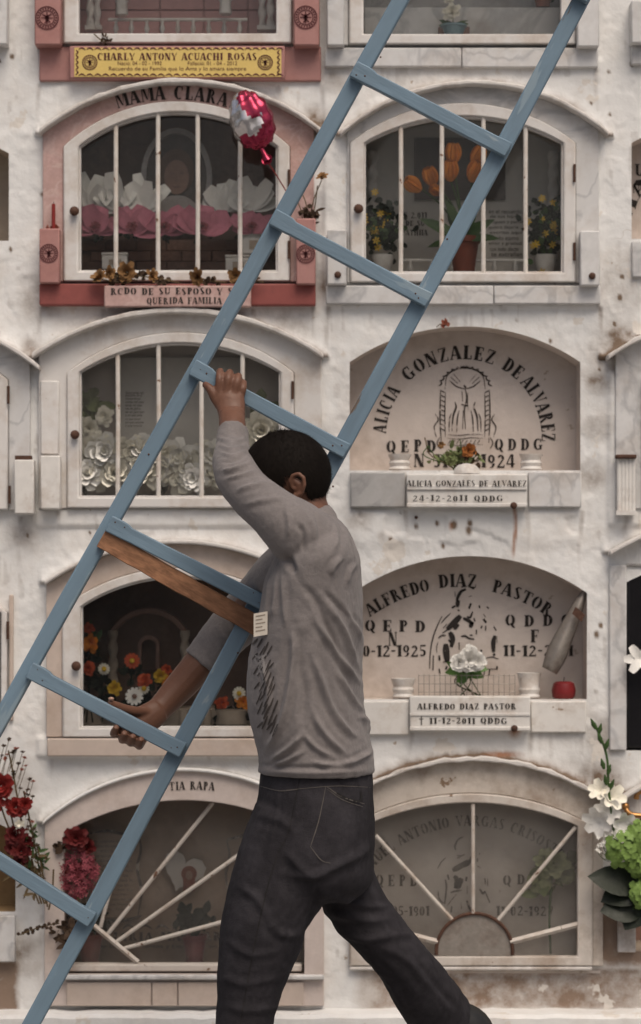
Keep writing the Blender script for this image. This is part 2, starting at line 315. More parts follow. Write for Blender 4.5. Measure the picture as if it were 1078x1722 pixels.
GL = {
 'A': (.86, [[(0, 0), (.1, 0), (.41, 1), (.32, 1)], [(.32, 1), (.56, 1), (.88, 0), (.56, 0)], _R(.2, .28, .54, .35), _R(-.06, 0, .2, .06), _R(.5, 0, .92, .06)]),
 'B': (.74, _V(.08) + _A(.36, .74, .28, .26, .08, .18, -85, 85) + _A(.36, .26, .33, .26, .11, .18, -85, 85)),
 'C': (.8, _C), 'D': (.82, _V(.08) + _A(.38, .5, .44, .5, .16, .42, -86, 86)),
 'E': (.74, _E + [_R(.34, 0, .68, .07), _R(.62, 0, .69, .26)]), 'F': (.7, _E),
 'G': (.9, _C + [_R(.58, .04, .78, .4), _R(.5, .36, .86, .43)]), 'H': (.96, _V(.08) + _V(.62) + [_R(.33, .46, .59, .54)]),
 'I': (.42, _V(.1)), 'J': (.6, [_R(.28, .2, .5, 1), _R(.2, .94, .58, 1)] + _A(.28, .2, .22, .2, .02, .12, 180, 360)),
 'K': (.88, _V(.08) + [[(.34, .5), (.43, .5), (.74, 1), (.63, 1)], [(.42, .52), (.54, .64), (.88, 0), (.62, 0)]]),
 'L': (.7, _V(.08) + [_R(.34, 0, .68, .07), _R(.6, 0, .68, .3)]),
 'M': (1.06, _V(.06, .08) + [[(.1, 1), (.34, 1), (.56, .12), (.44, .12)], [(.56, .12), (.62, .3), (.8, 1), (.72, 1)]] + _V(.78)),
 'N': (.86, _V(.08, .08) + [[(.04, 1), (.34, 1), (.8, 0), (.52, 0)]] + _V(.69, .08)),
 'O': (.84, _O(.82)), 'P': (.7, _V(.08) + _A(.36, .72, .3, .28, .1, .2, -85, 85)),
 'Q': (.84, _O(.82) + [[(.36, .2), (.5, .26), (.84, -.16), (.62, -.16)]]),
 'R': (.88, _V(.08) + _A(.36, .74, .28, .26, .09, .18, -85, 85) + [[(.38, .46), (.56, .48), (.88, 0), (.62, 0)]]),
 'S': (.7, _A(.35, .73, .29, .27, .1, .2, 40, 190) + [[(.06, .76), (.24, .82), (.64, .28), (.46, .16)]] + _A(.35, .27, .29, .27, .1, .2, 220, 370)),
 'T': (.82, [_R(.3, 0, .52, 1), _R(.22, 0, .6, .06), _R(.02, .92, .28, 1), _R(.54, .92, .8, 1), _R(.02, .7, .09, 1), _R(.73, .7, .8, 1)]),
 'U': (.82, [_R(.08, .25, .3, 1), _R(0, .94, .38, 1), _R(.64, .25, .73, 1), _R(.56, .94, .82, 1)] + _A(.405, .27, .325, .27, .1, .19, 180, 360)),
 'V': (.84, [[(.02, 1), (.28, 1), (.54, .1), (.42, 0)], [(.5, 0), (.55, .12), (.82, 1), (.73, 1)], _R(-.04, .94, .34, 1), _R(.62, .94, .92, 1)]),
 'X': (.86, [[(.04, 1), (.28, 1), (.84, 0), (.6, 0)], [(.04, 0), (.13, 0), (.4, .4), (.33, .46)], [(.49, .56), (.56, .5), (.84, 1), (.74, 1)]]),
 'Y': (.84, [[(.0, 1), (.26, 1), (.48, .5), (.34, .44)], [(.5, .5), (.56, .46), (.84, 1), (.74, 1)], _R(.32, 0, .54, .42), _R(.24, 0, .62, .06)]),
 'Z': (.78, [_R(.08, .93, .7, 1), _R(.08, 0, .74, .07), [(.06, .09), (.3, .09), (.72, .91), (.48, .91)], _R(.08, .74, .14, 1), _R(.68, 0, .74, .26)]),
 '0': (.66, _O(.64)), '1': (.46, _V(.14) + [[(.0, .8), (.14, .86), (.14, .94), (.0, .88)]]),
 '2': (.68, _A(.34, .7, .28, .3, .08, .2, -10, 160) + [[(.04, .1), (.2, .1), (.62, .68), (.42, .6)], _R(.04, 0, .64, .12), _R(.58, 0, .64, .24)]),
 '3': (.64, _A(.3, .73, .28, .27, .08, .19, -80, 140) + _A(.3, .27, .3, .27, .09, .19, -140, 80)),
 '4': (.72, [[(.02, .3), (.12, .3), (.44, .98), (.36, 1)], _R(.02, .22, .72, .3), _R(.4, 0, .6, 1)]),
 '5': (.66, [_R(.12, .88, .6, 1), _R(.1, .5, .18, .9)] + _A(.31, .3, .31, .3, .1, .21, -140, 120)),
 '7': (.66, [_R(.04, .87, .66, 1), [(.16, 0), (.4, 0), (.66, .86), (.52, .86)]]),
 '8': (.66, _A(.33, .74, .27, .26, .08, .19, 0, 360) + _A(.33, .26, .3, .26, .1, .18, 0, 360)),
 '9': (.66, _A(.33, .68, .29, .32, .09, .22, 0, 360) + _A(.3, .34, .32, .34, .1, .27, -110, 0)),
 '-': (.44, [_R(.04, .43, .4, .54)]), '.': (.26, [_R(.04, 0, .2, .16)]), '+': (.5, [_R(.2, -.15, .28, 1.1), _R(.06, .7, .42, .78)]), "'": (.2, [_R(.06, .8, .14, 1.05)]),
}
def text_width(t, sp): return sum((GL[c][0] if c in GL else .5) + sp for c in t) - sp
def text_line(mb, t, x0, x1, ytop, ybot, y, jit=0, sp=.14):
    """stencil a line between pixel bounds on the plane at depth y"""
    if hasattr(mb, "begin"): mb.begin()
    k = (x1 - x0) / text_width(t, sp); h = ybot - ytop; cx = x0
    for c in t:
        if c in GL:
            w, ps = GL[c]; dy = random.uniform(-jit, jit)
            for p in ps: mb.add([W(cx + a * k, ybot - b * h + dy, y) for a, b in p], [tuple(range(len(p)))])
            cx += (w + sp) * k
        else: cx += (.5 + sp) * k
def text_arc(mb, t, cx, cy, r, a0, a1, h, y, sp=.14, kx=1.0):
    """stencil along a circle (degrees clockwise from the top), letters' feet on radius r, cap height h px"""
    if hasattr(mb, "begin"): mb.begin()
    tw = text_width(t, sp); pos = 0
    for c in t:
        w = GL[c][0] if c in GL else .5
        mid = math.radians(a0 + (a1 - a0) * (pos + w / 2) / tw); k = math.radians(a1 - a0) * r / tw * kx
        if c in GL:
            for p in GL[c][1]:
                vs = []
                for a, b in p:
                    u = (a - w / 2) * k; v = r + b * h
                    vs.append(W(cx + u * math.cos(mid) + v * math.sin(mid), cy + u * math.sin(mid) - v * math.cos(mid), y))
                mb.add(vs, [tuple(range(len(p)))])
        pos += w + sp
def small_text(t, x0, x1, ytop, ybot, y, m, parent, name='lettering'):
    cu = bpy.data.curves.new('t', 'FONT'); cu.body = t; ob = bpy.data.objects.new('t', cu); COL.objects.link(ob)
    me = bpy.data.meshes.new_from_object(ob.evaluated_get(bpy.context.evaluated_depsgraph_get())); bpy.data.objects.remove(ob)
    v = np.array([q.co[:] for q in me.vertices]); lo = v.min(0); hi = v.max(0); mb = MB()
    mb.add([W(x0 + (q[0] - lo[0]) / (hi[0] - lo[0]) * (x1 - x0), ybot - (q[1] - lo[1]) / (hi[1] - lo[1]) * (ybot - ytop), y) for q in v], [tuple(p.vertices) for p in me.polygons])
    bpy.data.meshes.remove(me); return mb.build(name, m, parent, smooth=0)
def strokes(mb, lst, y, tap=.25):
    """tapered brush strokes: list of (points, width px)"""
    for pts, wd_ in lst:
        P = [np.array(p[:2], float) for p in cr(pts, 4)] if len(pts) > 2 else [np.array(p, float) for p in pts]; n = len(P); L_ = []; R_ = []
        for i, p in enumerate(P):
            t = P[min(i + 1, n - 1)] - P[max(i - 1, 0)]; t = t / (np.linalg.norm(t) + 1e-9); nn = np.array([-t[1], t[0]])
            w = wd_ * (tap + (1 - tap) * math.sin(math.pi * (i + .4) / (n - .2))) / 2
            L_.append(W(*(p + nn * w), y)); R_.append(W(*(p - nn * w), y))
        mb.add(L_ + R_, [(i, i + 1, n + i + 1, n + i) for i in range(n - 1)])

class LB:                                        # collects lettering line by line: each line becomes a part of its own
    def __init__(s): s.l = []
    def begin(s): s.l.append(MB())
    def add(s, v, f): s.l[-1].add(v, f)
# ================================================================ ground
g = MB(); g.add([(-60, -60, 0), (60, -60, 0), (60, 60, 0), (-60, 60, 0)], [(0, 1, 2, 3)])
tag(g.build('ground', M_conc, smooth=0, origin=(0, 0, 0)), None, None, kind='structure')
g = MB(); g.box(-14, 14, -12.2, -11.0, -.01, 3.6); tag(g.build('wall_opposite_added', mat('old_limewash', (.56, .53, .49), .85, .25, .8, .3, 20, dirt=((.2, .16, .13), .7, 1.5)), smooth=0), None, None, kind='structure')   # unseen plain wall added behind the camera to shape skylight and glass reflections
# ================================================================ value noise
def vnoise(x, y, seed=0):
    r = np.random.default_rng(seed); T = r.random((256, 256)); xi = np.floor(x).astype(int); yi = np.floor(y).astype(int)
    fx = x - xi; fy = y - yi; fx = fx * fx * (3 - 2 * fx); fy = fy * fy * (3 - 2 * fy)
    g_ = lambda a, b: T[a % 256, b % 256]
    return (g_(xi, yi) * (1 - fx) + g_(xi + 1, yi) * fx) * (1 - fy) + (g_(xi, yi + 1) * (1 - fx) + g_(xi + 1, yi + 1) * fx) * fy
def fbm(x, y, seed=0, o=4):
    s_ = 0; a = .5
    for k in range(o): s_ = s_ + a * vnoise(x * 2 ** k, y * 2 ** k, seed + k); a *= .5
    return s_
# ================================================================ niche outlines (photo pixels on the wall plane)
HOLES = {
 'L0': (108, 491, -140, -212, 76), 'R0': (586, 967, -140, -212, 78), 'L1': (108, 488, 249, 173, 475), 'R1': (588, 967, 243, 176, 477),
 'L2': (114, 495, 628, 560, 855), 'R2': (588, 976, 609, 549, 791), 'L3': (106, 492, 1022, 955, 1239), 'R3': (593, 987, 997, 935, 1176),
 'L4': (109, 512, 1400, 1345, 1637), 'R4': (587, 996, 1388, 1333, 1623),
 'FL0': (-384, 4, -140, -212, 76), 'FL1': (-383, 15, 258, 205, 405), 'FL2': (-366, 16, 640, 570, 858), 'FL3': (-366, 14, 1030, 958, 1212), 'FL4': (-383, 26, 1400, 1345, 1533),
 'FR0': (1082, 1462, -140, -212, 76), 'FR1': (1062, 1462, 240, 190, 402), 'FR2': (1078, 1458, 640, 572, 856), 'FR3': (1042, 1470, 985, 930, 1262), 'FR4': (1068, 1462, 1380, 1330, 1600)}
HOODS = {'L1': (70, 542, 223, 138), 'R1': (572, 1020, 226, 141), 'L2': (57, 544, 597, 521), 'L3': (78, 520, 977, 908), 'L4': (73, 545, 1380, 1290), 'R4': (570, 1022, 1346, 1272),
 'FL2': (-420, 70, 617, 530), 'FR2': (1018, 1500, 600, 522), 'FR3': (1022, 1500, 927, 860), 'FR4': (1036, 1500, 1342, 1268), 'L0': (60, 540, -170, -252), 'R0': (545, 1010, -170, -252), 'FL0': (-420, 50, -170, -252), 'FR0': (1030, 1500, -170, -252)}
PX0, PX1, PY0, PY1 = -540, 1620, -440, int(1000 + EYE / S)
def sdf(poly, X, Z):
    d = np.full(X.shape, 1e9); nx = np.zeros_like(X); nz = np.zeros_like(X); ins = np.zeros(X.shape, bool); n = len(poly)
    for i in range(n):
        ax, az = poly[i]; bx, bz = poly[(i + 1) % n]; ex, ez = bx - ax, bz - az; L2 = ex * ex + ez * ez
        t = np.clip(((X - ax) * ex + (Z - az) * ez) / L2, 0, 1); qx = ax + t * ex; qz = az + t * ez
        dd = np.hypot(X - qx, Z - qz); m_ = dd < d; d = np.where(m_, dd, d); nx = np.where(m_, qx, nx); nz = np.where(m_, qz, nz)
        c_ = (az > Z) != (bz > Z); xs = ax + (Z - az) * ex / (ez if abs(ez) > 1e-12 else 1e-12); ins ^= c_ & (X < xs)
    return np.where(ins, -d, d), nx, nz
def smooth(a, b, x): t = np.clip((x - a) / (b - a), 0, 1); return t * t * (3 - 2 * t)
def make_wall():
    st = 3.6; gx = np.arange(PX0, PX1 + st, st); gy = np.arange(PY0, PY1 + st, st); PXg, PYg = np.meshgrid(gx, gy); ny, nx_ = PXg.shape
    P = PXg.copy(); Q = PYg.copy(); inside_f = np.zeros((ny - 1, nx_ - 1), bool)
    cx = (PXg[:-1, :-1] + PXg[1:, 1:]) / 2; cy = (PYg[:-1, :-1] + PYg[1:, 1:]) / 2
    grime = np.zeros_like(P); arcs = []
    for k, h in HOLES.items():
        poly = outline(*h, n=20)
        bx = (PXg > h[0] - 12) & (PXg < h[1] + 12) & (PYg > h[3] - 12) & (PYg < h[4] + 12)
        r0, r1 = np.where(bx.any(1))[0][[0, -1]]; c0, c1 = np.where(bx.any(0))[0][[0, -1]]
        f, _, _ = sdf(poly, cx[r0:r1, c0:c1], cy[r0:r1, c0:c1]); ff = f < 0; inside_f[r0:r1, c0:c1] |= ff
        touch = np.zeros((r1 - r0 + 1, c1 - c0 + 1), int); touch[:-1, :-1] += ff; touch[1:, :-1] += ff; touch[:-1, 1:] += ff; touch[1:, 1:] += ff
        bd = (touch > 0) & (touch < 4); d, qx, qy = sdf(poly, PXg[r0:r1 + 1, c0:c1 + 1], PYg[r0:r1 + 1, c0:c1 + 1])
        P[r0:r1 + 1, c0:c1 + 1] = np.where(bd, qx, P[r0:r1 + 1, c0:c1 + 1]); Q[r0:r1 + 1, c0:c1 + 1] = np.where(bd, qy, Q[r0:r1 + 1, c0:c1 + 1])
    n1 = fbm(P / 55, Q / 55, 3); n2 = fbm(P / 14, Q / 14, 9); n3 = fbm(P / 150, Q / 150, 21)
    H = (n1 - .47) * .0055 + (n2 - .47) * .0022 + (n3 - .47) * .006
    patch = smooth(.5, .515, fbm(P / 40, Q / 60, 51)); H += patch * .0014                     # flaking limewash coats
    col = smooth(541, 547, P) * (1 - smooth(1010, 1015, P)) * smooth(96, 104, Q) * (1 - smooth(516, 522, Q)); H += .006 * col
    H += .009 * smooth(58, 63, P) * (1 - smooth(540, 546, P)) * smooth(853, 858, Q) * (1 - smooth(883, 888, Q))
    H += .007 * smooth(60, 66, P) * (1 - smooth(540, 546, P)) * smooth(1236, 1240, Q) * (1 - smooth(1270, 1276, Q))
    H += .008 * smooth(1020, 1026, P) * smooth(620, 630, Q) * (1 - smooth(880, 890, Q))
    lip = smooth(560, 600, P) * (1 - smooth(990, 1020, P)) * smooth(855, 862, Q) * (1 - smooth(905, 930, Q)); H += .004 * lip * (n1 > .4)
    base = smooth(1628, 1640, Q); H += -.006 * base * smooth(640, 660, P + 40 * (n2 - .5))
    for k, (a, b, ys, yt) in HOODS.items():
        A = np.array(arc(a, b, ys, yt, 40)); yy = np.interp(P, A[:, 0], A[:, 1]); dist = yy - Q; on = (P > a - 10) & (P < b + 10)
        gg = np.where(on & (dist > -6), np.exp(-np.maximum(dist, 0) / 9), 0) * (.25 + 1.3 * fbm(P / 22, Q / 22, sum(map(ord, k)) % 97))
        w_ = {'L1': .75, 'R1': .8, 'R4': 1.1, 'L2': .55, 'FR2': 1.0, 'FR4': .9}.get(k, .35); grime = np.maximum(grime, gg * w_)
        H += np.where(on & (dist > -4), .012 * np.exp(-np.maximum(dist, 0) / 7), 0)            # mortar fillet where hood meets wall
    for x, y, r, s_ in ((1046, 590, 46, .85), (530, 215, 34, .8), (52, 592, 22, .7), (70, 500, 40, .5), (1000, 1335, 60, .8), (1030, 1560, 60, .8), (645, 905, 14, .4), (480, 530, 60, .35), (1040, 480, 60, .35),
                        (950, 1200, 60, .3), (20, 1320, 40, .4), (550, 480, 30, .5), (560, 130, 30, .4), (1005, 640, 28, .55), (1002, 720, 26, .5), (995, 800, 30, .45), (600, 870, 30, .4), (20, 1600, 40, .6), (40, 900, 30, .45), (560, 990, 60, .2), (1015, 1240, 40, .5)):
        grime = np.maximum(grime, s_ * np.exp(-((P - x) ** 2 + (Q - y) ** 2) / r ** 2) * (.4 + 1.1 * fbm(P / 16, Q / 16, 33)))
    drip = fbm(P / 9, Q / 90, 77) * smooth(.5, .62, fbm(P / 60, Q / 60, 78)); grime = np.maximum(grime, .22 * smooth(.42, .62, drip))
    for x, y, L_, s_ in ((68, 516, 60, .5), (176, 520, 40, .45), (424, 520, 45, .5), (528, 516, 60, .5), (552, 516, 70, .5), (1008, 514, 90, .55), (596, 858, 60, .4), (684, 858, 50, .45), (886, 858, 60, .4), (976, 858, 90, .45), (100, 860, 40, .4), (34, 868, 60, .5), (690, 1232, 40, .4), (890, 1232, 50, .5), (980, 1238, 60, .4), (84, 1276, 40, .3), (1064, 470, 80, .4), (1052, 868, 50, .5), (545, 140, 60, .4), (66, 140, 60, .45), (1004, 116, 70, .4)):
        grime = np.maximum(grime, s_ * np.exp(-((P - x - 3 * np.sin(Q / 23 + x)) / 5) ** 2) * smooth(y - 3, y + 2, Q) * np.exp(-np.maximum(Q - y, 0) / L_) * (.5 + fbm(P / 9, Q / 30, 41)))
    r_ = np.random.default_rng(5)
    sp = [(763, 883, 5), (790, 880, 4), (788, 892, 5), (657, 909, 4), (745, 918, 3), (1042, 500, 4), (700, 885, 3), (735, 880, 3), (1046, 466, 3), (1034, 545, 3), (1003, 1067, 4), (1010, 1052, 3), (1062, 108, 3), (20, 95, 3)]
    sp += [(r_.uniform(0, 1078), r_.uniform(0, 1700), r_.uniform(1.5, 3)) for _ in range(90)]
    for x, y, r in sp: grime = np.maximum(grime, 1.2 * np.exp(-(((P - x) / r) ** 2 + ((Q - y) / (r * 1.5)) ** 2)))
    rust = .7 * np.exp(-((P - 865 - 2 * np.sin(Q / 17)) / 3.2) ** 2) * smooth(850, 856, Q) * (1 - smooth(915, 950, Q))
    rust = np.maximum(rust, .5 * np.exp(-((P - 758) / 4) ** 2 - ((Q - 885) / 9) ** 2)); rust = np.maximum(rust, .8 * np.exp(-((P - 865) / 10) ** 2 - ((Q - 1228) / 12) ** 2))
    rust = np.maximum(rust, .7 * np.exp(-((P - 845) / 30) ** 2 - ((Q - 1268) / 5) ** 2))
    pe = smooth(1622, 1634, Q) * (1 - smooth(1692, 1704, Q)) * smooth(575, 640, P + 50 * (n1 - .5)) * (.4 + .42 * fbm(P / 45, Q / 30, 61))
    pe = np.maximum(pe, smooth(985, 1005, P) * smooth(1480, 1540, Q) * (1 - smooth(1610, 1640, Q)) * (.3 + 1.1 * fbm(P / 25, Q / 40, 63)))
    pe = np.maximum(pe, (1 - smooth(18, 40, P)) * smooth(1610, 1625, Q) * (1 - smooth(1690, 1710, Q)) * (.5 + .9 * fbm(P / 25, Q / 25, 65)))
    H -= .004 * smooth(.4, .8, pe)
    X = (P - 539) * S; Z = EYE + (1000 - Q) * S; Y = -H
    vs = np.stack([X, Y, Z], -1).reshape(-1, 3); idx = np.arange(ny * nx_).reshape(ny, nx_)
    q = np.stack([idx[:-1, :-1], idx[1:, :-1], idx[1:, 1:], idx[:-1, 1:]], -1)[~inside_f]
    used = np.zeros(len(vs), bool); used[q] = True; rem = -np.ones(len(vs), int); rem[used] = np.arange(used.sum()); q = rem[q]; vs = vs[used]
    me = bpy.data.meshes.new('plaster_face'); me.vertices.add(len(vs)); me.vertices.foreach_set('co', vs.astype('f').ravel())
    me.loops.add(q.size); me.polygons.add(len(q)); me.loops.foreach_set('vertex_index', q.ravel().astype('i')); me.polygons.foreach_set('loop_start', np.arange(0, q.size, 4, dtype='i'))
    me.polygons.foreach_set('use_smooth', np.ones(len(q), bool)); me.update(calc_edges=True); me.validate()
    for nm, a in (('grime', grime), ('peel', pe), ('rust', rust)):
        at = me.attributes.new(nm, 'FLOAT', 'POINT'); at.data.foreach_set('value', np.clip(a.reshape(-1)[used], 0, 1.3).astype('f'))
    return me
wall = thing('niche_wall', 'tall whitewashed plaster wall with rows of arched grave niches', 'wall', (0, 0, 0))
wm = make_wall(); wo_ = bpy.data.objects.new('plaster_face', wm); COL.objects.link(wo_); wo_.parent = wall; wm.materials.append(M_wall)
b = MB(); xa, xb = W(PX0, 0).x, W(PX1, 0).x; zt = W(0, PY0).z
b.box(xa - .2, xa - .001, 0, .6, 0, zt); b.box(xb + .001, xb + .2, 0, .6, 0, zt); b.box(xa - .2, xb + .2, 0, .6, zt + .001, zt + .2); b.box(xa - .2, xb + .2, .6, .7, 0, zt + .2)
b.build('wall_core', M_wall, wall)
# plinth ledge at the foot of the wall, chipped edge
b = MB(); n = 120; top = []; 
for i in range(n + 1):
    px = PX0 + (PX1 - PX0) * i / n; top.append((px, 1699 + random.uniform(-1.5, 1.5), -.07 + random.uniform(-.004, .004)))
vs = []; fs = []
for px, py, yf in top:
    z = W(0, py).z; x = W(px, 0).x
    vs += [(x, .02, z + .004), (x, yf + .008, z), (x, yf, z - .008), (x, yf, z - .05), (x, yf - .004, 0)]
for i in range(n):
    for j in range(4): a = i * 5 + j; fs.append((a, a + 1, a + 6, a + 5))
b.add(vs, fs); pl = b.build('plinth', M_wall, wall)
# ================================================================ niche builders
def base_pt(k):
    h = HOLES[k]; return W((h[0] + h[1]) / 2, h[4], 0)
def shell(t, k, depth, m, mb_=None, back=None, grow=6):
    h = HOLES[k]; o = outline(h[0] - 14, h[1] + 14, h[2], h[3] - 14, h[4] + 14); i = outline(h[0] - .6, h[1] + .6, h[2], h[3] - .6, h[4] + .6)
    b = MB(); b.ring(xz(o), xz(i), .004, depth); b.build('niche_lining', m, t, smooth=30)
    b = MB(); b.prism(xz(o), depth + .001, depth + .03); return b.build('back_panel', back or m, t, smooth=0)
def hood(t, k, th=8, proj=.042, m=None, jag=0):
    a, b_, ys, yt = HOODS[k]; A = arc(a, b_, ys, yt, 40); o = []; i = []
    for p, (x, y) in enumerate(A):
        j = random.uniform(-jag, jag); o.append((x, y + j)); i.append((x, y + th + random.uniform(-jag, jag) * .5))
    b = MB(); b.ring(xz(o), xz(i), -proj, .004, closed=False); return b.build('hood', m or M_hood, t, bev=.003)
def hood_y(k, x):
    A = np.array(arc(*HOODS[k], 60)); return float(np.interp(x, A[:, 0], A[:, 1]))
def surround(t, k, x0, x1, yb, m, proud=.016, drop=7):
    h = HOLES[k]; n = 28; i = outline(h[0], h[1], h[2], h[3], h[4] if yb < h[4] + 1 else h[4], n); o = [(x0, yb)]
    for q in range(n + 1): x = x0 + (x1 - x0) * q / n; o.append((x, hood_y(k, x) + drop))
    o.append((x1, yb)); b = MB(); b.ring(xz(o), xz(i), -proud, .003, closed=(yb > h[4] + 1)); return b.build('surround', m, t, bev=.002)
def frame(t, k, fi, y0=-.026, y1=.012, ins=.5, m=None):
    h = HOLES[k]; o = outline(h[0] + ins, h[1] - ins, h[2], h[3] + ins, h[4] - ins); i = outline(*fi)
    b = MB(); b.ring(xz(o), xz(i), y0, y1); return b.build('door_frame', m or M_frame, t, bev=.003)
def stile_lines(t, fi, k, m=None):            # raised inner bead of the door leaf
    o = outline(*fi); i = outline(fi[0] + 3, fi[1] - 3, fi[2], fi[3] + 3, fi[4] - 3); b = MB(); b.ring(xz(o), xz(i), -.018, .004); return b.build('glazing_bead', m or M_frame, t, bev=.001)
def inner_y(fi, x):
    A = np.array(arc(fi[0], fi[1], fi[2], fi[3], 60)); return float(np.interp(x, A[:, 0], A[:, 1]))
def bars(t, fi, xs, m=None, r=.0052, y=-.016):
    for x in xs:
        b = MB(); b.tube([W(x, fi[4] + 2, y), W(x + random.uniform(-.6, .6), (fi[4] + fi[3]) / 2, y), W(x, inner_y(fi, x) - 3, y)], r, 8); b.build('bar', m or M_bar, t)
def pane(t, fi, dust=.015, y=.004):
    b = MB(); b.prism(xz(outline(fi[0] - 4, fi[1] + 4, fi[2], fi[3] - 4, fi[4] + 4)), y, y + .003); return b.build('glass_pane', glassmat('window_glass_%d' % int(dust * 1000), dust), t, smooth=0)
def knob(t, x, y, r=.011, yy=-.026, m=None):
    b = MB(); c = W(x, y, yy - .012); b.ell(c, r, .009, r, 14, 8); b.tube([c, c + Vector((0, .014, 0))], r * .55, 10); b.build('knob', m or M_rust, t)
def hinge(t, x, y, h=15):
    b = MB(); b.tube([W(x, y - h, -.03), W(x, y + h, -.03)], .0032, 8); b.build('hinge', M_rust, t)
def slab(t, name, x0, y0, x1, y1, ya, yb, m, bev=.003): b = MB(); b.pbox(x0, y0, x1, y1, ya, yb); return b.build(name, m, t, bev=bev)
def lettering(parent, fn, m=None):
    b = LB(); fn(b)
    for q in b.l: q.build('lettering', m or M_black, parent, smooth=0)
def bolt(t, x, y, yy, r=.008):
    b = MB(); c = W(x, y, yy); b.ell(c, r, .007, r, 10, 6); b.build('bolt', M_rust, t)
def emblem(t, x, y, r, yy, m=None):
    b = MB()
    def circ(r0, r1, n=24):
        for k in range(n):
            a0, a1 = 2 * math.pi * k / n, 2 * math.pi * (k + 1) / n
            b.add([W(x + q * math.cos(a), y + q * math.sin(a), yy) for q, a in ((r0, a0), (r0, a1), (r1, a1), (r1, a0))], [(0, 1, 2, 3)])
    circ(r * .9, r); circ(r * .58, r * .66)
    for k in range(22):
        a = 2 * math.pi * k / 22; c, s_ = math.cos(a), math.sin(a); q0, q1 = r * .7, r * .86
        b.add([W(x + q * c - w * s_, y + q * s_ + w * c, yy) for q, w in ((q0, -r * .06), (q1, -r * .06), (q1, r * .05), (q0, r * .05))], [(0, 1, 2, 3)])
    strokes(b, [([(x - r * .4, y - r * .3), (x + r * .1, y), (x - r * .2, y + r * .45)], r * .2), ([(x + r * .4, y - r * .35), (x - r * .1, y), (x + r * .3, y + r * .4)], r * .2), ([(x, y - r * .5), (x, y + r * .5)], r * .14), ([(x - r * .5, y), (x + r * .5, y)], r * .12)], yy)
    b.build('emblem', m or M_maroon, t, smooth=0)
def twisted(t, x, y0, y1, yy, r=.012, m=None):
    b = MB(); a = W(x, y1, yy); c = W(x, y0, yy); H_ = c.z - a.z; n = int(H_ / .004); vs = []; fs = []
    for i in range(n + 1):
        z = a.z + H_ * i / n
        for q in range(12):
            an = 2 * math.pi * q / 12; rr = r * (1 + .22 * math.cos(2 * an - z * 170)); vs.append((a.x + rr * math.cos(an), yy + rr * math.sin(an), z))
    for i in range(n):
        for q in range(12): k = i * 12 + q; j = i * 12 + (q + 1) % 12; fs.append((k, j, j + 12, k + 12))
    b.add(vs, fs); b.box(a.x - r * 1.5, a.x + r * 1.5, yy - r * 1.5, yy + r * 1.5, a.z - .01, a.z); b.build('twisted_column', m or M_white, t)
def balustrade(t, x0, x1, yr, yb, yy, n, m=None):
    b = MB(); b.tube([W(x0, yr, yy), W(x1, yr, yy)], .004, 8); b.build('balustrade_rail', m or M_white, t)
    for k in range(n):
        x = x0 + (x1 - x0) * (k + .5) / n; a = W(x, yb, yy); h = W(x, yr, yy).z - a.z
        b = MB(); b.lathe([(.006, 0), (.006, h * .12), (.003, h * .2), (.0065, h * .45), (.003, h * .8), (.005, h * .95), (.005, h)], a, 10); b.build('baluster', m or M_white, t)
# ---------------------------------------------------------------- pink niche at the top
t = thing('burial_niche', 'pink tiled niche with balustrade and twisted columns above the yellow name plate', 'niche', base_pt('L0'), 'arched burial niches')
shell(t, 'L0', .22, M_pinktile, back=M_pinktile); fi = (134, 465, -140, -196, 60); frame(t, 'L0', fi); pane(t, fi, .015); hood(t, 'L0'); surround(t, 'L0', 64, 538, 76, M_pink)
for k in range(5):
    for r_ in range(2):
        b = MB(); b.pbox(122 + 74 * k, 18 - 46 * r_, 194 + 74 * k, 62 - 46 * r_, .212, .222); b.build('tile', M_pinktile, t, bev=.0015)
for x in (152, 163): twisted(t, x, -120, 44, .1 + (x - 152) * .004, .008)
for x in (441, 455): twisted(t, x, -120, 44, .14 - (x - 441) * .003, .008)
balustrade(t, 182, 416, 33, 62, .09, 9)
slab(t, 'pink_block', 58, -90, 102, 75, -.05, .003, M_pinkp); slab(t, 'pink_block', 494, -90, 537, 76, -.05, .003, M_pinkp)
emblem(t, 79, 30, 20, -.0515); emblem(t, 514, 29, 20, -.0515)
slab(t, 'pink_base', 66, 78, 540, 136, -.012, .003, M_pinkp)
p = slab(t, 'name_plate', 117, 77, 479, 132, -.034, -.0125, M_pinkp); slab(p, 'yellow_sheet', 125, 80, 473, 129, -.0358, -.0342, M_yellow, 0)
lettering(p, lambda b: (text_line(b, 'CHARLY ANTONY ACUACHI ROSAS', 164, 432, 89, 101, -.0366, sp=.1)), M_maroon)
small_text('Nació: 04 - 02 - 1992', 198, 272, 103, 109.5, -.0366, M_maroon, p); small_text('Falleció: 01 - 04 - 2012', 316, 399, 103, 109.5, -.0366, M_maroon, p)
small_text('Recuerdo de su Familia que lo Ama y lo amara siempre', 183, 414, 112, 120.5, -.0366, M_maroon, p)
emblem(p, 151, 105, 13, -.0366); emblem(p, 446, 105, 13, -.0366)
b = MB(); bl = []
for k in range(26):
    x = 132 + k * 13.3; bl += [([(x, 83), (x + 6, 80.5), (x + 12, 84)], 2.6), ([(x, 127), (x + 6, 124.5), (x + 12, 128)], 2.6)]
for k in range(5): y = 84 + 8.5 * k; bl += [([(128, y), (131, y + 4), (127, y + 8)], 2.6), ([(470, y), (467, y + 4), (471, y + 8)], 2.6)]
strokes(b, bl, -.0366); b.build('scroll_border', M_maroon, p, smooth=0)
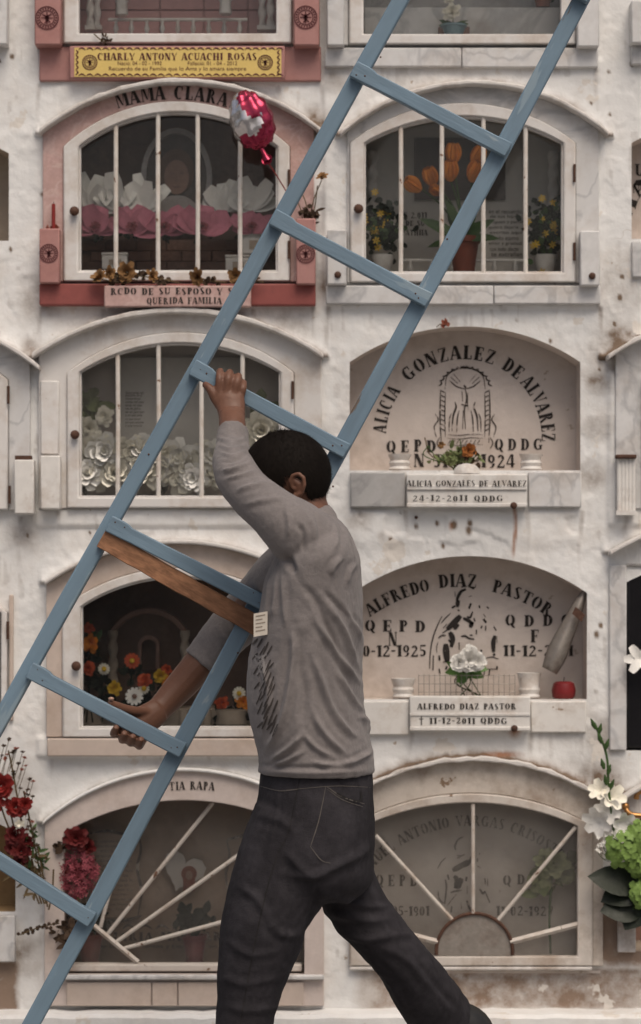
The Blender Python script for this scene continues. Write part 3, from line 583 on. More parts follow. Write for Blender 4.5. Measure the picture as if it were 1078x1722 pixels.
for x, y in ((205, 14), (379, 12)):
    b = MB(); b.lathe([(.008, 0), (.014, .004), (.013, .03), (.016, .036)], W(x, y + 14, .05), 14); b.tube([W(x, y - 14, .05), W(x, y - 30, .05)], .006, 8); b.build('altar_lamp', M_white, t)
# ---------------------------------------------------------------- marble niche at the top
t = thing('burial_niche', 'white framed niche with veined marble back and blue flower pot, cut by the top edge', 'niche', base_pt('R0'), 'arched burial niches')
shell(t, 'R0', .2, M_shell, back=M_marble_d); fi = (611, 942, -140, -196, 61); frame(t, 'R0', fi); pane(t, fi, .02); hood(t, 'R0'); surround(t, 'R0', 552, 1004, 78, M_marble)
slab(t, 'marble_block', 550, -90, 579, 76, -.05, .003, M_marble); slab(t, 'marble_block', 971, -90, 1008, 78, -.05, .003, M_marble)
slab(t, 'sill_slab', 546, 80, 776, 112, -.022, .003, M_marble); slab(t, 'sill_slab', 777, 80, 1006, 113, -.022, .003, M_marble)
slab(t, 'marble_step', 612, 12, 942, 62, .11, .18, M_marble)
# ---------------------------------------------------------------- MAMA CLARA niche
t = thing('burial_niche', 'pink marble niche with dark interior, white bars and lettered arch', 'niche', base_pt('L1'), 'arched burial niches')
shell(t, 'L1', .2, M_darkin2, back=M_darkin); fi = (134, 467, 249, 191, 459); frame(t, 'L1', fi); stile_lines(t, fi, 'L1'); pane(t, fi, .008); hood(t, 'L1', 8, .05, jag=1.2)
surround(t, 'L1', 73, 528, 475, M_pink); bars(t, fi, (195, 266, 332.5, 404)); knob(t, 125, 355); hinge(t, 486, 300); hinge(t, 486, 420)
lettering(t, lambda b: text_arc(b, 'MAMA CLARA', 293, 465, 298, -18.5, 17, 23, -.0175, sp=.12), M_black)
slab(t, 'pink_block', 66, 384, 100, 476, -.05, -.017, M_pinkp); slab(t, 'pink_block', 498, 367, 531, 478, -.05, -.017, M_pinkp)
emblem(t, 82, 426, 16, -.0515); emblem(t, 514, 427, 16, -.0515)
slab(t, 'red_base', 66, 477, 531, 513, -.03, .003, M_red)
p = slab(t, 'name_plate', 175, 480, 422, 516, -.055, -.031, M_pink)
lettering(p, lambda b: (text_line(b, 'RCDO DE SU ESPOSO Y SUS', 186, 412, 484, 495, -.0562, .6), text_line(b, 'QUERIDA FAMILIA', 247, 373, 500, 511, -.0562, .6)), M_black)
for k in range(7):
    for r_ in range(3):
        b = MB(); b.pbox(128 + 51 * k + 25 * (r_ % 2), 440 - 18 * r_, 177 + 51 * k + 25 * (r_ % 2), 457 - 18 * r_,   .145, .155); b.build('tile', M_darkin, t, bev=.0012)
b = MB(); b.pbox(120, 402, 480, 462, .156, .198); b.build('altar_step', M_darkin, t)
# ---------------------------------------------------------------- tulip niche
t = thing('burial_niche', 'white marble niche with grey back panel, lettering and small balustrade behind bars', 'niche', base_pt('R1'), 'arched burial niches')
shell(t, 'R1', .18, M_cream, back=M_greyplaque); fi = (612, 946, 243, 198, 461); frame(t, 'R1', fi); stile_lines(t, fi, 'R1'); pane(t, fi, .008); hood(t, 'R1', 8, .05, jag=1.2)
surround(t, 'R1', 584, 1006, 477, M_marble); bars(t, fi, (674, 743, 813, 884)); knob(t, 603, 351); hinge(t, 966, 291); hinge(t, 966, 423)
slab(t, 'marble_block', 550, 386, 583, 478, -.05, .003, M_marble); slab(t, 'marble_block', 976, 388, 1009, 480, -.05, -.017, M_marble)
bolt(t, 568, 462, -.052); bolt(t, 996, 464, -.052)
slab(t, 'sill_slab', 548, 480, 690, 511, -.024, .003, M_marble); slab(t, 'sill_slab', 691, 480, 830, 512, -.024, .003, M_marble); slab(t, 'sill_slab', 831, 480, 1010, 511, -.024, .003, M_marble)
twisted(t, 930, 255, 345, .15, .011); twisted(t, 627, 255, 345, .15, .011); balustrade(t, 672, 884, 438, 462, .07, 6)
slab(t, 'dark_photograph', 697, 232, 850, 336, .172, .1795, M_photo_dark, 0)
lettering(t, lambda b: (text_line(b, 'E 2.011', 678, 718, 357, 367, .1785), text_line(b, 'DE SU', 682, 714, 371, 380, .1785), text_line(b, 'PATHIIA', 676, 719, 386, 396, .1785)), M_black)
for k, s_ in enumerate(('en el recuerdo', 'de tus hijos', 'esposo y padre', 'quiero dejarte', 'escrito aqui', 'cariño eterno', 'amor y gratitud', 'con todo afecto', 'te extrañan')):
    small_text(s_, 822 + (k % 3) * 2, 878 - (k % 2) * 6, 352 + k * 9, 359 + k * 9, .1785, M_black, t)
# ---------------------------------------------------------------- white flower niche
t = thing('burial_niche', 'plain white niche with barred glass door full of white flowers', 'niche', base_pt('L2'), 'arched burial niches')
shell(t, 'L2', .14, M_shell, back=M_panel); fi = (135, 472, 627, 578, 837); frame(t, 'L2', fi); stile_lines(t, fi, 'L2'); pane(t, fi, .04); hood(t, 'L2', 9, .05, jag=.8)
surround(t, 'L2', 66, 541, 855, M_frame); bars(t, fi, (198, 266.5, 339, 408)); knob(t, 126, 731, .0105); hinge(t, 492, 656); hinge(t, 492, 800)
slab(t, 'flower_holder', 68, 766, 101, 856, -.05, -.017, M_white); slab(t, 'pilaster', 68, 640, 99, 764, -.024, -.0165, M_frame)
pq = slab(t, 'grey_plaque', 196, 600, 410, 760, .125, .139, M_greyplaque)
for k in range(11): small_text('descansa en paz amada madre'[k:k + 12], 211, 242 - (k % 3) * 3, 658 + k * 5.6, 662.5 + k * 5.6, .1235, M_black, pq)
# ---------------------------------------------------------------- open recess upper right (lettered semicircle)
def open_niche(k, label, depth=.11, m=None):
    t = thing('burial_niche', label, 'niche', base_pt(k), 'arched burial niches'); shell(t, k, depth, m or M_panel, back=m or M_panel); return t
t = open_niche('R2', 'open arched niche with black stencilled crucifix and semicircle of letters')
yb_ = .1095
lettering(t, lambda b: (text_arc(b, 'ALICIA', 780, 735, 131, -87, -54, 22, yb_, sp=.2), text_arc(b, 'GONZALEZ', 780, 735, 131, -45, 22, 23, yb_, sp=.12), text_arc(b, 'DE', 780, 735, 131, 28.5, 43, 23, yb_, sp=.12), text_arc(b, 'ALVAREZ', 780, 735, 131, 46, 93, 23, yb_, sp=.1),
    text_line(b, 'QEPD', 650, 733, 740, 760, yb_, 1, .42), text_line(b, 'QDDG', 832, 913, 738, 757, yb_, 1, .42), text_line(b, 'N 31-07-1924', 696, 866, 764, 786, yb_, 1, .1)))
b = MB(); L_ = []
cxn = 782
for s_ in (-1, 1):
    L_ += [([(cxn + s_ * 40, 745), (cxn + s_ * 42, 700), (cxn + s_ * 41, 655)], 4), ([(cxn + s_ * 33, 735), (cxn + s_ * 34, 700), (cxn + s_ * 33, 660)], 3)]
    for q in range(9): L_.append(([(cxn + s_ * 34, 660 + q * 8), (cxn + s_ * 40, 657 + q * 8)], 3.4))
    for q in range(7): a = math.radians(8 + q * 13); L_.append(([(cxn + s_ * 46 * math.cos(a), 655 - 40 * math.sin(a)), (cxn + s_ * 41 * math.cos(a + .12), 655 - 36 * math.sin(a + .12)), (cxn + s_ * 44 * math.cos(a + .25), 655 - 40 * math.sin(a + .25))], 4))
    L_ += [([(cxn + s_ * 34, 655), (cxn + s_ * 30, 632), (cxn + s_ * 16, 622), (cxn, 618)], 2.6), ([(cxn + s_ * 26, 640), (cxn + s_ * 14, 650), (cxn, 654)], 3), ([(cxn + s_ * 24, 634), (cxn + s_ * 12, 645)], 2), ([(cxn + s_ * 20, 628), (cxn + s_ * 8, 642)], 1.6)]
    L_ += [([(cxn + s_ * 22, 725), (cxn + s_ * 20, 700), (cxn + s_ * 15, 685), (cxn + s_ * 17, 676)], 5), ([(cxn + s_ * 14, 727), (cxn + s_ * 13, 705), (cxn + s_ * 10, 690)], 3.4), ([(cxn + s_ * 27, 726), (cxn + s_ * 26, 705), (cxn + s_ * 23, 695)], 3.2), ([(cxn + s_ * 48, 735), (cxn + s_ * 52, 718), (cxn + s_ * 45, 706), (cxn + s_ * 50, 696)], 3.5), ([(cxn + s_ * 42, 755), (cxn + s_ * 47, 745), (cxn + s_ * 42, 735)], 3)]
L_ += [([(cxn, 652), (cxn + 3, 670), (cxn - 1, 690), (cxn + 1, 722)], 4), ([(cxn - 5, 658), (cxn - 4, 675)], 2.5), ([(cxn + 5, 660), (cxn + 4, 678), (cxn + 6, 690)], 2.5), ([(cxn - 6, 680), (cxn + 6, 683)], 4), ([(cxn - 3, 690), (cxn - 4, 722)], 2), ([(cxn - 2, 648), (cxn + 2, 652)], 6)]
for yy_ in (731, 737, 748): L_ += [([(cxn - 30, yy_), (cxn - 10, yy_ + 1), (cxn + 10, yy_ - 1), (cxn + 30, yy_)], 2)]
for q in range(8): L_.append(([(cxn - 28 + q * 7, 746), (cxn - 24 + q * 7, 740)], 2.4))
strokes(b, [(p_, w_ * .66) for p_, w_ in L_], yb_); b.build('stencil_figure', mat('thin_black_paint', (.07, .055, .045), .75, .35, 30, .1, 60, chips=[((.4, .34, .3), .6, 70)]), t, smooth=0)
slab(t, 'ledge_slab', 589, 794, 682, 853, -.018, .02, M_marble_d); slab(t, 'ledge_slab', 889, 793, 978, 853, -.018, .02, M_marble)
p = slab(t, 'name_plate', 684, 797, 887, 853, -.03, .02, M_white)
slab(p, 'moulding', 684, 816, 887, 824, -.0345, -.0305, M_white, .002); slab(p, 'moulding', 684, 846, 887, 853, -.036, -.0305, M_white, .002)
lettering(p, lambda b: (text_line(b, 'ALICIA GONZALES DE ALVAREZ', 684, 886, 808, 818, -.0362, .5, .1), text_line(b, '24-12-2011 QDDG', 694, 846, 833, 843, -.0372, .6, .22)))
bolt(t, 864, 850, -.04); bolt(t, 700, 870, -.004, .004)
for x in (672, 893):
    b = MB(); a = W(x, 792, .04); b.lathe([(.022, 0), (.026, .004), (.022, .01), (.025, .018), (.021, .024), (.026, .034), (.027, .038), (.022, .038), (.02, .03)], a, 20); b.build('flower_cup', M_white, t)
b = MB(); b.lathe([(.03, 0), (.028, .012), (.02, .02), (.004, .024)], W(785, 797, .0), 20); b.build('half_round_holder', M_white, t)
# ---------------------------------------------------------------- open recess middle right
t = open_niche('R3', 'open arched niche with black stencilled veiled mother and child above white ledge')
lettering(t, lambda b: (text_arc(b, 'ALFREDO', 772, 1243, 254, -36, -11, 21, yb_, sp=.08), text_arc(b, 'DIAZ', 772, 1243, 256, -7.5, 6.5, 22, yb_, sp=.08), text_arc(b, 'PASTOR', 772, 1243, 254, 12.5, 36, 21, yb_, sp=.08),
    text_line(b, 'QEPD', 614, 715, 1043, 1062, yb_, 1, .6), text_line(b, 'N', 653, 668, 1063, 1086, yb_), text_line(b, '10-12-1925', 600, 717, 1085, 1104, yb_, .6, .08), text_line(b, 'QDDG', 850, 962, 1034, 1053, yb_, 1, .75), text_line(b, 'F', 892, 906, 1059, 1080, yb_), text_line(b, '11-12-2011', 846, 964, 1085, 1103, yb_, .6, .1)))
MOTHER = [([(530,150),(470,180),(430,250),(420,300)],34), ([(440,280),(430,320),(425,365)],44), ([(360,375),(400,352)],22), ([(430,395),(450,415)],16),
 ([(465,470),(400,540),(300,635)],66), ([(445,575),(400,615),(380,625)],40), ([(330,670),(350,700),(370,760),(350,850)],56), ([(240,475),(180,600),(130,740),(100,900),(90,1110)],14), ([(345,440),(280,500),(230,560)],12), ([(300,570),(255,620)],10), ([(350,620),(290,650),(245,680)],12), ([(195,740),(235,710),(285,708)],16), ([(285,810),(290,900),(305,1035)],72), ([(190,790),(175,850),(178,920)],8), ([(208,950),(210,1010)],26), ([(135,950),(130,1130)],14), ([(250,1035),(290,1015),(320,1030)],14), ([(285,1120),(300,1080)],24), ([(205,1110),(215,1170)],18),
 ([(495,500),(560,530),(620,575)],38), ([(580,610),(600,570),(620,570)],50), ([(540,480),(580,490),(610,420)],22), ([(565,385),(590,320)],26), ([(625,500),(640,540)],16), ([(470,720),(520,715),(560,740),(630,755)],20), ([(575,705),(610,705)],14), ([(445,790),(448,880)],12), ([(740,510),(775,555)],26), ([(710,625),(725,590)],16), ([(770,590),(765,650)],14), ([(655,640),(655,695)],16), ([(690,345),(695,380)],18), ([(780,360),(805,385)],14), ([(740,450),(770,490)],8), ([(865,600),(895,650)],16), ([(880,710),(860,800),(865,910)],50), ([(905,720),(905,800)],6), ([(860,930),(880,950)],30), ([(770,985),(840,968),(925,995)],10), ([(905,1080),(905,1120)],20), ([(760,1110),(740,1210)],14), ([(815,1110),(810,1190)],16), ([(470,125),(540,115)],10), ([(575,120),(630,145)],22), ([(715,880),(710,930)],24), ([(650,1110),(900,1115)],8), ([(395,180),(400,240)],8), ([(320,760),(350,800)],20), ([(560,240),(600,230)],6), ([(470,960),(500,1100)],14), ([(600,900),(620,1050)],12)]
MOTHER_WORN = [([(500,140),(420,180),(375,270),(385,330)],22), ([(400,400),(460,410),(510,385)],14), ([(400,440),(450,430)],14), ([(340,610),(420,570),(560,480)],70), ([(480,560),(560,520),(600,420)],40), ([(360,690),(400,740),(380,860)],60), ([(470,720),(430,800),(400,870)],80), ([(540,700),(525,760)],30), ([(270,670),(290,740)],24), ([(130,590),(180,500),(250,430)],14), ([(240,740),(255,850),(230,1080)],22), ([(140,900),(150,1000),(210,1070)],16), ([(320,1200),(330,1110)],20), ([(270,1100),(330,1020),(400,940)],10), ([(540,1030),(570,1120),(600,1180)],30), ([(690,550),(735,580)],18), ([(715,370),(720,390)],16), ([(690,440),(690,490)],14), ([(790,720),(800,800)],16), ([(830,730),(830,830)],10), ([(720,870),(760,930),(800,900)],30), ([(800,920),(860,1060)],16), ([(310,920),(380,900),(470,890)],20), ([(460,1060),(465,1150)],12), ([(545,830),(545,940)],8)]
def stencil(b, lst, x0, y0, k, y): strokes(b, [([(x0 + q[0] / k, y0 + q[1] / k) for q in p_], w_ / k * 1.15) for p_, w_ in lst], y, .55)
b = MB(); stencil(b, MOTHER, 710, 970, 7.187, yb_); b.build('stencil_figure', M_black, t, smooth=0)
slab(t, 'ledge_slab', 594, 1179, 688, 1236, -.014, .02, M_white); slab(t, 'ledge_slab', 893, 1179, 986, 1232, -.012, .02, M_white)
p = slab(t, 'name_plate', 689, 1171, 892, 1228, -.03, .02, M_white); slab(p, 'moulding', 689, 1199, 892, 1204, -.0325, -.0305, M_white, .0015); slab(p, 'moulding', 689, 1222, 892, 1229, -.035, -.0305, M_white, .002)
lettering(p, lambda b: (text_line(b, 'ALFREDO DIAZ PASTOR', 702, 868, 1183, 1193, -.0315, .5, .14), text_line(b, '+', 704, 714, 1206, 1218, -.0315), text_line(b, '11-12-2011 QDDG', 722, 853, 1207, 1217, -.0315, .6, .16)))
bolt(t, 865, 1225, -.04)
for x, y, hh in ((678, 1174, .045), (890, 1174, .058)):
    b = MB(); b.lathe([(.022, 0), (.025, .004), (.022, .01), (.025, .02), (.022, .026), (.026, hh - .008), (.028, hh), (.022, hh), (.02, hh - .01)], W(x, y, .04), 20); b.build('flower_cup', M_white, t)
# ---------------------------------------------------------------- dark niche with orange flowers
t = thing('burial_niche', 'beige marble niche with dark interior and carved inner arch behind glass', 'niche', base_pt('L3'), 'arched burial niches')
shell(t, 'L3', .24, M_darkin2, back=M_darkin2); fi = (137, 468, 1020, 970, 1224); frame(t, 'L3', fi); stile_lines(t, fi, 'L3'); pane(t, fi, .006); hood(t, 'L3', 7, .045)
surround(t, 'L3', 79, 515, 1239, M_beige); knob(t, 128, 1120)
slab(t, 'sill_slab', 79, 1242, 300, 1272, -.03, .003, M_beige); slab(t, 'sill_slab', 301, 1242, 515, 1272, -.03, .003, M_beige)
b = MB(); A1 = arc(186, 314, 1060, 1022, 20); A2 = arc(196, 304, 1060, 1032, 20); b.ring(xz(A1, .18), xz(A2, .18), .17, .21, closed=False); b.build('carved_arch', M_darkin, t, bev=.002)
twisted(t, 190, 1060, 1150, .19, .01, M_cream); twisted(t, 311, 1060, 1150, .19, .01, M_cream)
b = MB(); A1 = outline(232, 268, 1090, 1068, 1125, 12); A2 = outline(238, 262, 1090, 1075, 1125, 12); b.ring(xz(A1, .2), xz(A2, .2), .2, .23); b.build('carved_door', M_darkin, t)
slab(t, 'altar_step', 130, 1190, 476, 1230, .14, .238, M_cream)
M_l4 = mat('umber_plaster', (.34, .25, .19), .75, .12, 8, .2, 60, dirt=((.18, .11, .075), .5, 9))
M_palecream = mat('pale_pink_plaster', (.58, .5, .46), .75, .1, 8, .2, 60, dirt=((.36, .27, .21), .4, 9))
M_oldplaster = mat('weathered_plaster', (.56, .5, .44), .85, .12, 6, .4, 60, dirt=((.2, .13, .085), .8, 7), chips=[((.22, .15, .1), .66, 18)])
# ---------------------------------------------------------------- TIA RAPA niche
t = thing('burial_niche', 'cream plaster niche with slanting white rods and pink tiled base at lower left', 'niche', base_pt('L4'), 'arched burial niches')
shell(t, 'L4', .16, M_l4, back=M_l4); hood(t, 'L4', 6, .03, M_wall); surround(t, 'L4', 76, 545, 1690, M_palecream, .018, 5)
lettering(t, lambda b: text_arc(b, 'TIA RAPA', 322, 1760, 432, -4.9, 5.1, 14, -.0195, sp=.12))
slab(t, 'sill', 113, 1622, 508, 1634, .0, .04, M_oldframe); slab(t, 'ledge', 100, 1640, 545, 1648, -.035, -.0185, M_marble)
for a, c in ((112, 254), (256, 298), (300, 420), (422, 510)): slab(t, 'base_tile', a, 1652, c, 1692, -.026, -.0185, M_pink if a < 0 else M_beige, .0015)
for pts, r in (([(181, 1571), (358, 1350)], .0047), ([(196, 1584), (404, 1436)], .0047), ([(209, 1595), (420, 1538)], .0047), ([(169, 1559), (196, 1455)], .0045)):
    b = MB(); b.tube([W(*pts[0], .02), W(*pts[1], .02)], r, 8); b.build('rod', M_oldbar, t)
b = MB(); p0, p1 = W(152, 1552, .012), W(232, 1618, .012); b.tube([p0, p1], .006, 4); b.build('cross_rod', M_oldbar, t)
slab(t, 'scroll_tablet', 150, 1400, 236, 1545, .148, .159, M_l4)
for k in range(15): small_text('recuerdo eterno de tus hijos y nietos'[k:k + 16], 158, 222 - (k * 7 % 14), 1412 + k * 8.2, 1417 + k * 8.2, .1465, M_faded, t)
b = MB(); sc_ = [([(150, 1402), (180, 1397), (205, 1402), (236, 1399)], 5), ([(233, 1400), (237, 1430), (231, 1460), (238, 1500), (232, 1540)], 5), ([(160, 1545), (200, 1549), (238, 1540)], 5), ([(382, 1412), (410, 1405), (440, 1400)], 6), ([(381, 1412), (386, 1440), (380, 1470), (384, 1500)], 5)]
sc_ += [([(150 + q * 28, 1562), (160 + q * 28, 1556), (172 + q * 28, 1562)], 3.5) for q in range(10)]
strokes(b, sc_, .146); b.build('scroll_border', M_faded, t, smooth=0)
lettering(t, lambda b: (text_line(b, 'MARIA MARGARITA L', 180, 440, 1568, 1582, .156, .6, .2)), M_faded)
small_text('de sus hijos, nietos y bisnietos con amor', 166, 400, 1588, 1596, .156, M_faded, t)
b = MB(); hp = []
for q in range(36):
    a = 2 * math.pi * q / 36; hx = 16 * math.sin(a) ** 3; hy = 13 * math.cos(a) - 5 * math.cos(2 * a) - 2 * math.cos(3 * a) - math.cos(4 * a); sc2 = 2.25 * (1 + .03 * (-1) ** q); ca, sa = math.cos(-.35), math.sin(-.35)
    hp.append((308 + sc2 * (hx * ca - hy * sa), 1464 - sc2 * (hx * sa + hy * ca)))
b.prism(xz(hp, .14), .14, .148); hh = b.build('heart_plaque', M_heart, t)
b = MB(); b.prism(xz(arc(308, 328, 1478, 1456, 10) + [(328, 1498), (308, 1498)], .139), .138, .1395); b.build('portrait', M_terra, hh)
b = MB(); b.prism(xz([(318 + 6 * math.cos(q * .63), 1472 + 8 * math.sin(q * .63)) for q in range(10)], .137), .1365, .1378); b.build('portrait_face', M_photo_skin, hh)
pane(t, (115, 506, 1400, 1351, 1630), .05, .034)
# ---------------------------------------------------------------- sunburst niche lower right
t = thing('burial_niche', 'weathered niche with sunburst rods and half-disc over faded stencil, lower right', 'niche', base_pt('R4'), 'arched burial niches')
shell(t, 'R4', .12, M_panel, back=M_panel); hood(t, 'R4', 7, .04, M_hood, jag=2.2); surround(t, 'R4', 590, 1013, 1623, M_oldplaster, .014, 6)
fi = (612, 970, 1388, 1349, 1607); frame(t, 'R4', fi, -.02, .012, m=M_oldframe); pane(t, fi, .07)
for a, c in (((795.5, 1352), (795.5, 1536)), ((632, 1405), (760, 1546)), ((968, 1391), (838, 1547))):
    b = MB(); b.tube([W(*a, -.012), W(*c, -.012)], .0045, 8); b.build('rod', M_oldbar, t)
for a, c in (((858, 1584), (978, 1553)), ((736, 1584), (616, 1553))):
    b = MB(); b.tube([W(*a, -.012), W(*c, -.012)], .0068, 4); b.build('flat_rod', M_oldbar, t)
A1 = arc(734, 862, 1606, 1536, 24); b = MB(); b.prism(xz(A1), -.01, -.006); b.build('half_disc', M_tin, t); b = MB(); b.tube([W(x, y, -.012) for x, y in A1], .004, 8); b.build('half_disc_rim', M_rust, t)
lettering(t, lambda b: (text_arc(b, 'MANUEL ANTONIO VARGAS CRISOSTOMO', 791, 1612, 223, -55, 50, 18, .1195, sp=.1), text_line(b, 'QEPD', 632, 702, 1471, 1490, .1195, 1, .5), text_line(b, 'QDDG', 846, 930, 1471, 1488, .1195, 1, .6), text_line(b, '11-02-1927', 834, 930, 1524, 1540, .1195, .6, .1), text_line(b, '10-05-1901', 634, 722, 1524, 1540, .1195, .6, .1)), M_faded)
b = MB(); stencil(b, MOTHER_WORN, 720, 1390, 8.29, .1195); b.build('stencil_figure', M_faded, t, smooth=0)
slab(t, 'sill', 588, 1626, 996, 1632, -.02, .0, M_hood)
# ---------------------------------------------------------------- neighbours cut by the picture edges
t = thing('burial_niche', 'sliver of a white framed niche in the top left corner', 'niche', base_pt('FL0'), 'arched burial niches')
shell(t, 'FL0', .2, M_shell); fi = (-360, -22, -140, -196, 60); frame(t, 'FL0', fi); pane(t, fi); slab(t, 'marble_block', -20, -90, 12, 74, -.045, .003, M_marble)
t = open_niche('FL1', 'open shadowed recess at the left edge beside the pink pillar', .13, M_cream)
t = thing('burial_niche', 'white framed niche at the left edge with sloping hood and holder block', 'niche', base_pt('FL2'), 'arched burial niches')
shell(t, 'FL2', .2, M_shell); fi = (-346, -8, 640, 590, 842); frame(t, 'FL2', fi); pane(t, fi, .02); hood(t, 'FL2', 9, .06, jag=.8); surround(t, 'FL2', -414, 52, 858, M_marble); hinge(t, 14, 664); hinge(t, 16, 832); bars(t, fi, (-280, -200, -120, -60))
slab(t, 'flower_holder', 24, 773, 57, 864, -.055, -.017, M_white); b = MB(); b.pbox(25, 766, 52, 773, -.05, -.018); b.build('soot_top', M_rust, t)
t = thing('burial_niche', 'grey marble niche at the left edge beside the dark flower niche', 'niche', base_pt('FL3'), 'arched burial niches')
shell(t, 'FL3', .2, M_shell); fi = (-346, 4, 1030, 978, 1196); frame(t, 'FL3', fi); pane(t, fi, .04); slab(t, 'surround', 15, 1000, 22, 1212, -.012, .003, M_beige); hinge(t, 13, 1060)
t = open_niche('FL4', 'ochre walled open recess at the lower left behind the red bouquet', .16, mat('ochre_plaster', (.36, .24, .12), .85, .2, 8, .3, 50, dirt=((.14, .09, .05), .6, 8)))
slab(t, 'ledge_slab', -383, 1540, 25, 1618, -.02, .003, M_marble)
t = thing('burial_niche', 'sliver of a marble niche in the top right corner', 'niche', base_pt('FR0'), 'arched burial niches')
shell(t, 'FR0', .2, M_shell); fi = (1104, 1440, -140, -196, 60); frame(t, 'FR0', fi); pane(t, fi); slab(t, 'marble_block', 1062, 0, 1094, 72, -.05, .003, M_marble); slab(t, 'sill_slab', 1062, 76, 1480, 108, -.02, .003, M_marble)
t = open_niche('FR1', 'open recess at the right edge showing the start of black letters', .11)
lettering(t, lambda b: (text_arc(b, 'MARIA GUTIERREZ', 1262, 420, 205, -79, 79, 20, .1095), text_line(b, 'U', 1068, 1084, 276, 296, .1095), text_line(b, 'N', 1064, 1076, 312, 324, .1095)))
slab(t, 'ledge_slab', 1063, 405, 1260, 466, -.015, .02, M_marble)
t = thing('burial_niche', 'grey marble niche at the right edge with pleated white vase holder', 'niche', base_pt('FR2'), 'arched burial niches')
shell(t, 'FR2', .2, M_shell); fi = (1100, 1436, 640, 590, 840); frame(t, 'FR2', fi); pane(t, fi, .02); hood(t, 'FR2', 9, .06, jag=1.5); surround(t, 'FR2', 1034, 1490, 856, M_marble)
b = MB()
for k in range(5): b.tube([W(1041 + 6 * k, 862, -.03), W(1041 + 6 * k, 770, -.03)], .0052, 8)
b.pbox(1037, 858, 1070, 866, -.045, -.017); b.build('pleated_holder', M_white, t); slab(t, 'holder_rim', 1036, 764, 1071, 771, -.046, -.017, M_rust)
t = thing('burial_niche', 'niche at the right edge closed by a polished black granite panel', 'niche', base_pt('FR3'), 'arched burial niches')
shell(t, 'FR3', .1, M_marble); slab(t, 'granite_panel', 1055, 953, 1450, 1258, .0, .03, M_blackglass, .004); hood(t, 'FR3', 8, .05); slab(t, 'marble_jamb', 1025, 950, 1054, 1262, -.012, .003, M_marble); slab(t, 'panel_rim', 1052, 948, 1452, 953, -.008, .02, M_marble_d)
t = thing('burial_niche', 'brown shadowed niche at the right edge behind the green blossoms', 'niche', base_pt('FR4'), 'arched burial niches')
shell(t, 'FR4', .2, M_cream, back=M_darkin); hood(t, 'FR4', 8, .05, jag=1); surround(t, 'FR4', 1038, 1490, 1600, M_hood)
# ================================================================ offerings
def rv(s=1): return Vector((random.gauss(0, s), random.gauss(0, s), random.gauss(0, s)))
FWD = Vector((0, -1, 0))
def rose(mb, c, R, face=FWD, layers=4, per=6, open_=.9):
    """many-petalled bloom of radius R facing `face`"""
    face = (Vector(face) + rv(.15)).normalized(); a = face.orthogonal().normalized(); b_ = face.cross(a); c = Vector(c)
    for l in range(layers):
        f = (l + 1) / layers; n = per if l else 3
        for k in range(n):
            an = 2 * math.pi * (k + random.random() * .5) / n + l * .6; rad = a * math.cos(an) + b_ * math.sin(an)
            d = (rad * (f * open_) + face * (1.15 - f * open_)).normalized()
            mb.petal(c + rad * R * .12 * f, d, face * 1.0 - rad * .5, R * (.55 + .45 * f) * random.uniform(.85, 1.12), R * .38 * (.6 + .4 * f), curl=random.uniform(-.35, .05), nu=3, nv=3, cup=random.uniform(.1, .5))
def daisy(mb, c, R, n=12, face=FWD):
    face = (Vector(face) + rv(.2)).normalized(); a = face.orthogonal().normalized(); b_ = face.cross(a)
    for k in range(n):
        an = 2 * math.pi * k / n; rad = a * math.cos(an) + b_ * math.sin(an); mb.petal(Vector(c) + rad * R * .15, rad + face * .15, face, R * .9, R * .22, curl=-.1, nu=3, nv=2, cup=.15)
def leaf(mb, base, d, L_, w, n=None): mb.petal(base, d, n or (FWD + rv(.4)), L_, w, curl=random.uniform(-.3, .1), nu=4, nv=2, tip=.1, cup=.25)
def clump(mb, c, rx, ry, rz, n, L_, w):
    for _ in range(n):
        p = Vector(c) + Vector((random.gauss(0, .45) * rx, random.gauss(0, .45) * ry, random.gauss(0, .45) * rz)); leaf(mb, p, rv(1) + Vector((0, -.2, .2)), L_ * random.uniform(.6, 1.2), w * random.uniform(.7, 1.2))
def pot(mb, c, r, h, lip=1.12): mb.lathe([(r * .72, 0), (r * .8, h * .3), (r, h * .82), (r * lip, h * .84), (r * lip, h), (r * .9, h), (r * .86, h * .88), (.001, h * .86)], c, 20)
def blooms(t, spots, y, m, R, name='bloom', fn=rose, **k):
    for s_ in spots:
        b = MB(); fn(b, W(s_[0], s_[1], y + random.uniform(-.01, .01)), (s_[2] if len(s_) > 2 else R) * S, **k); b.build(name, m, t)
def stemline(t, pts, r, m=None, name='stem'): b = MB(); b.tube([Vector(p) for p in cr([tuple(W(*p)) for p in pts], 5)], r, 6); return b.build(name, m or M_stem, t)
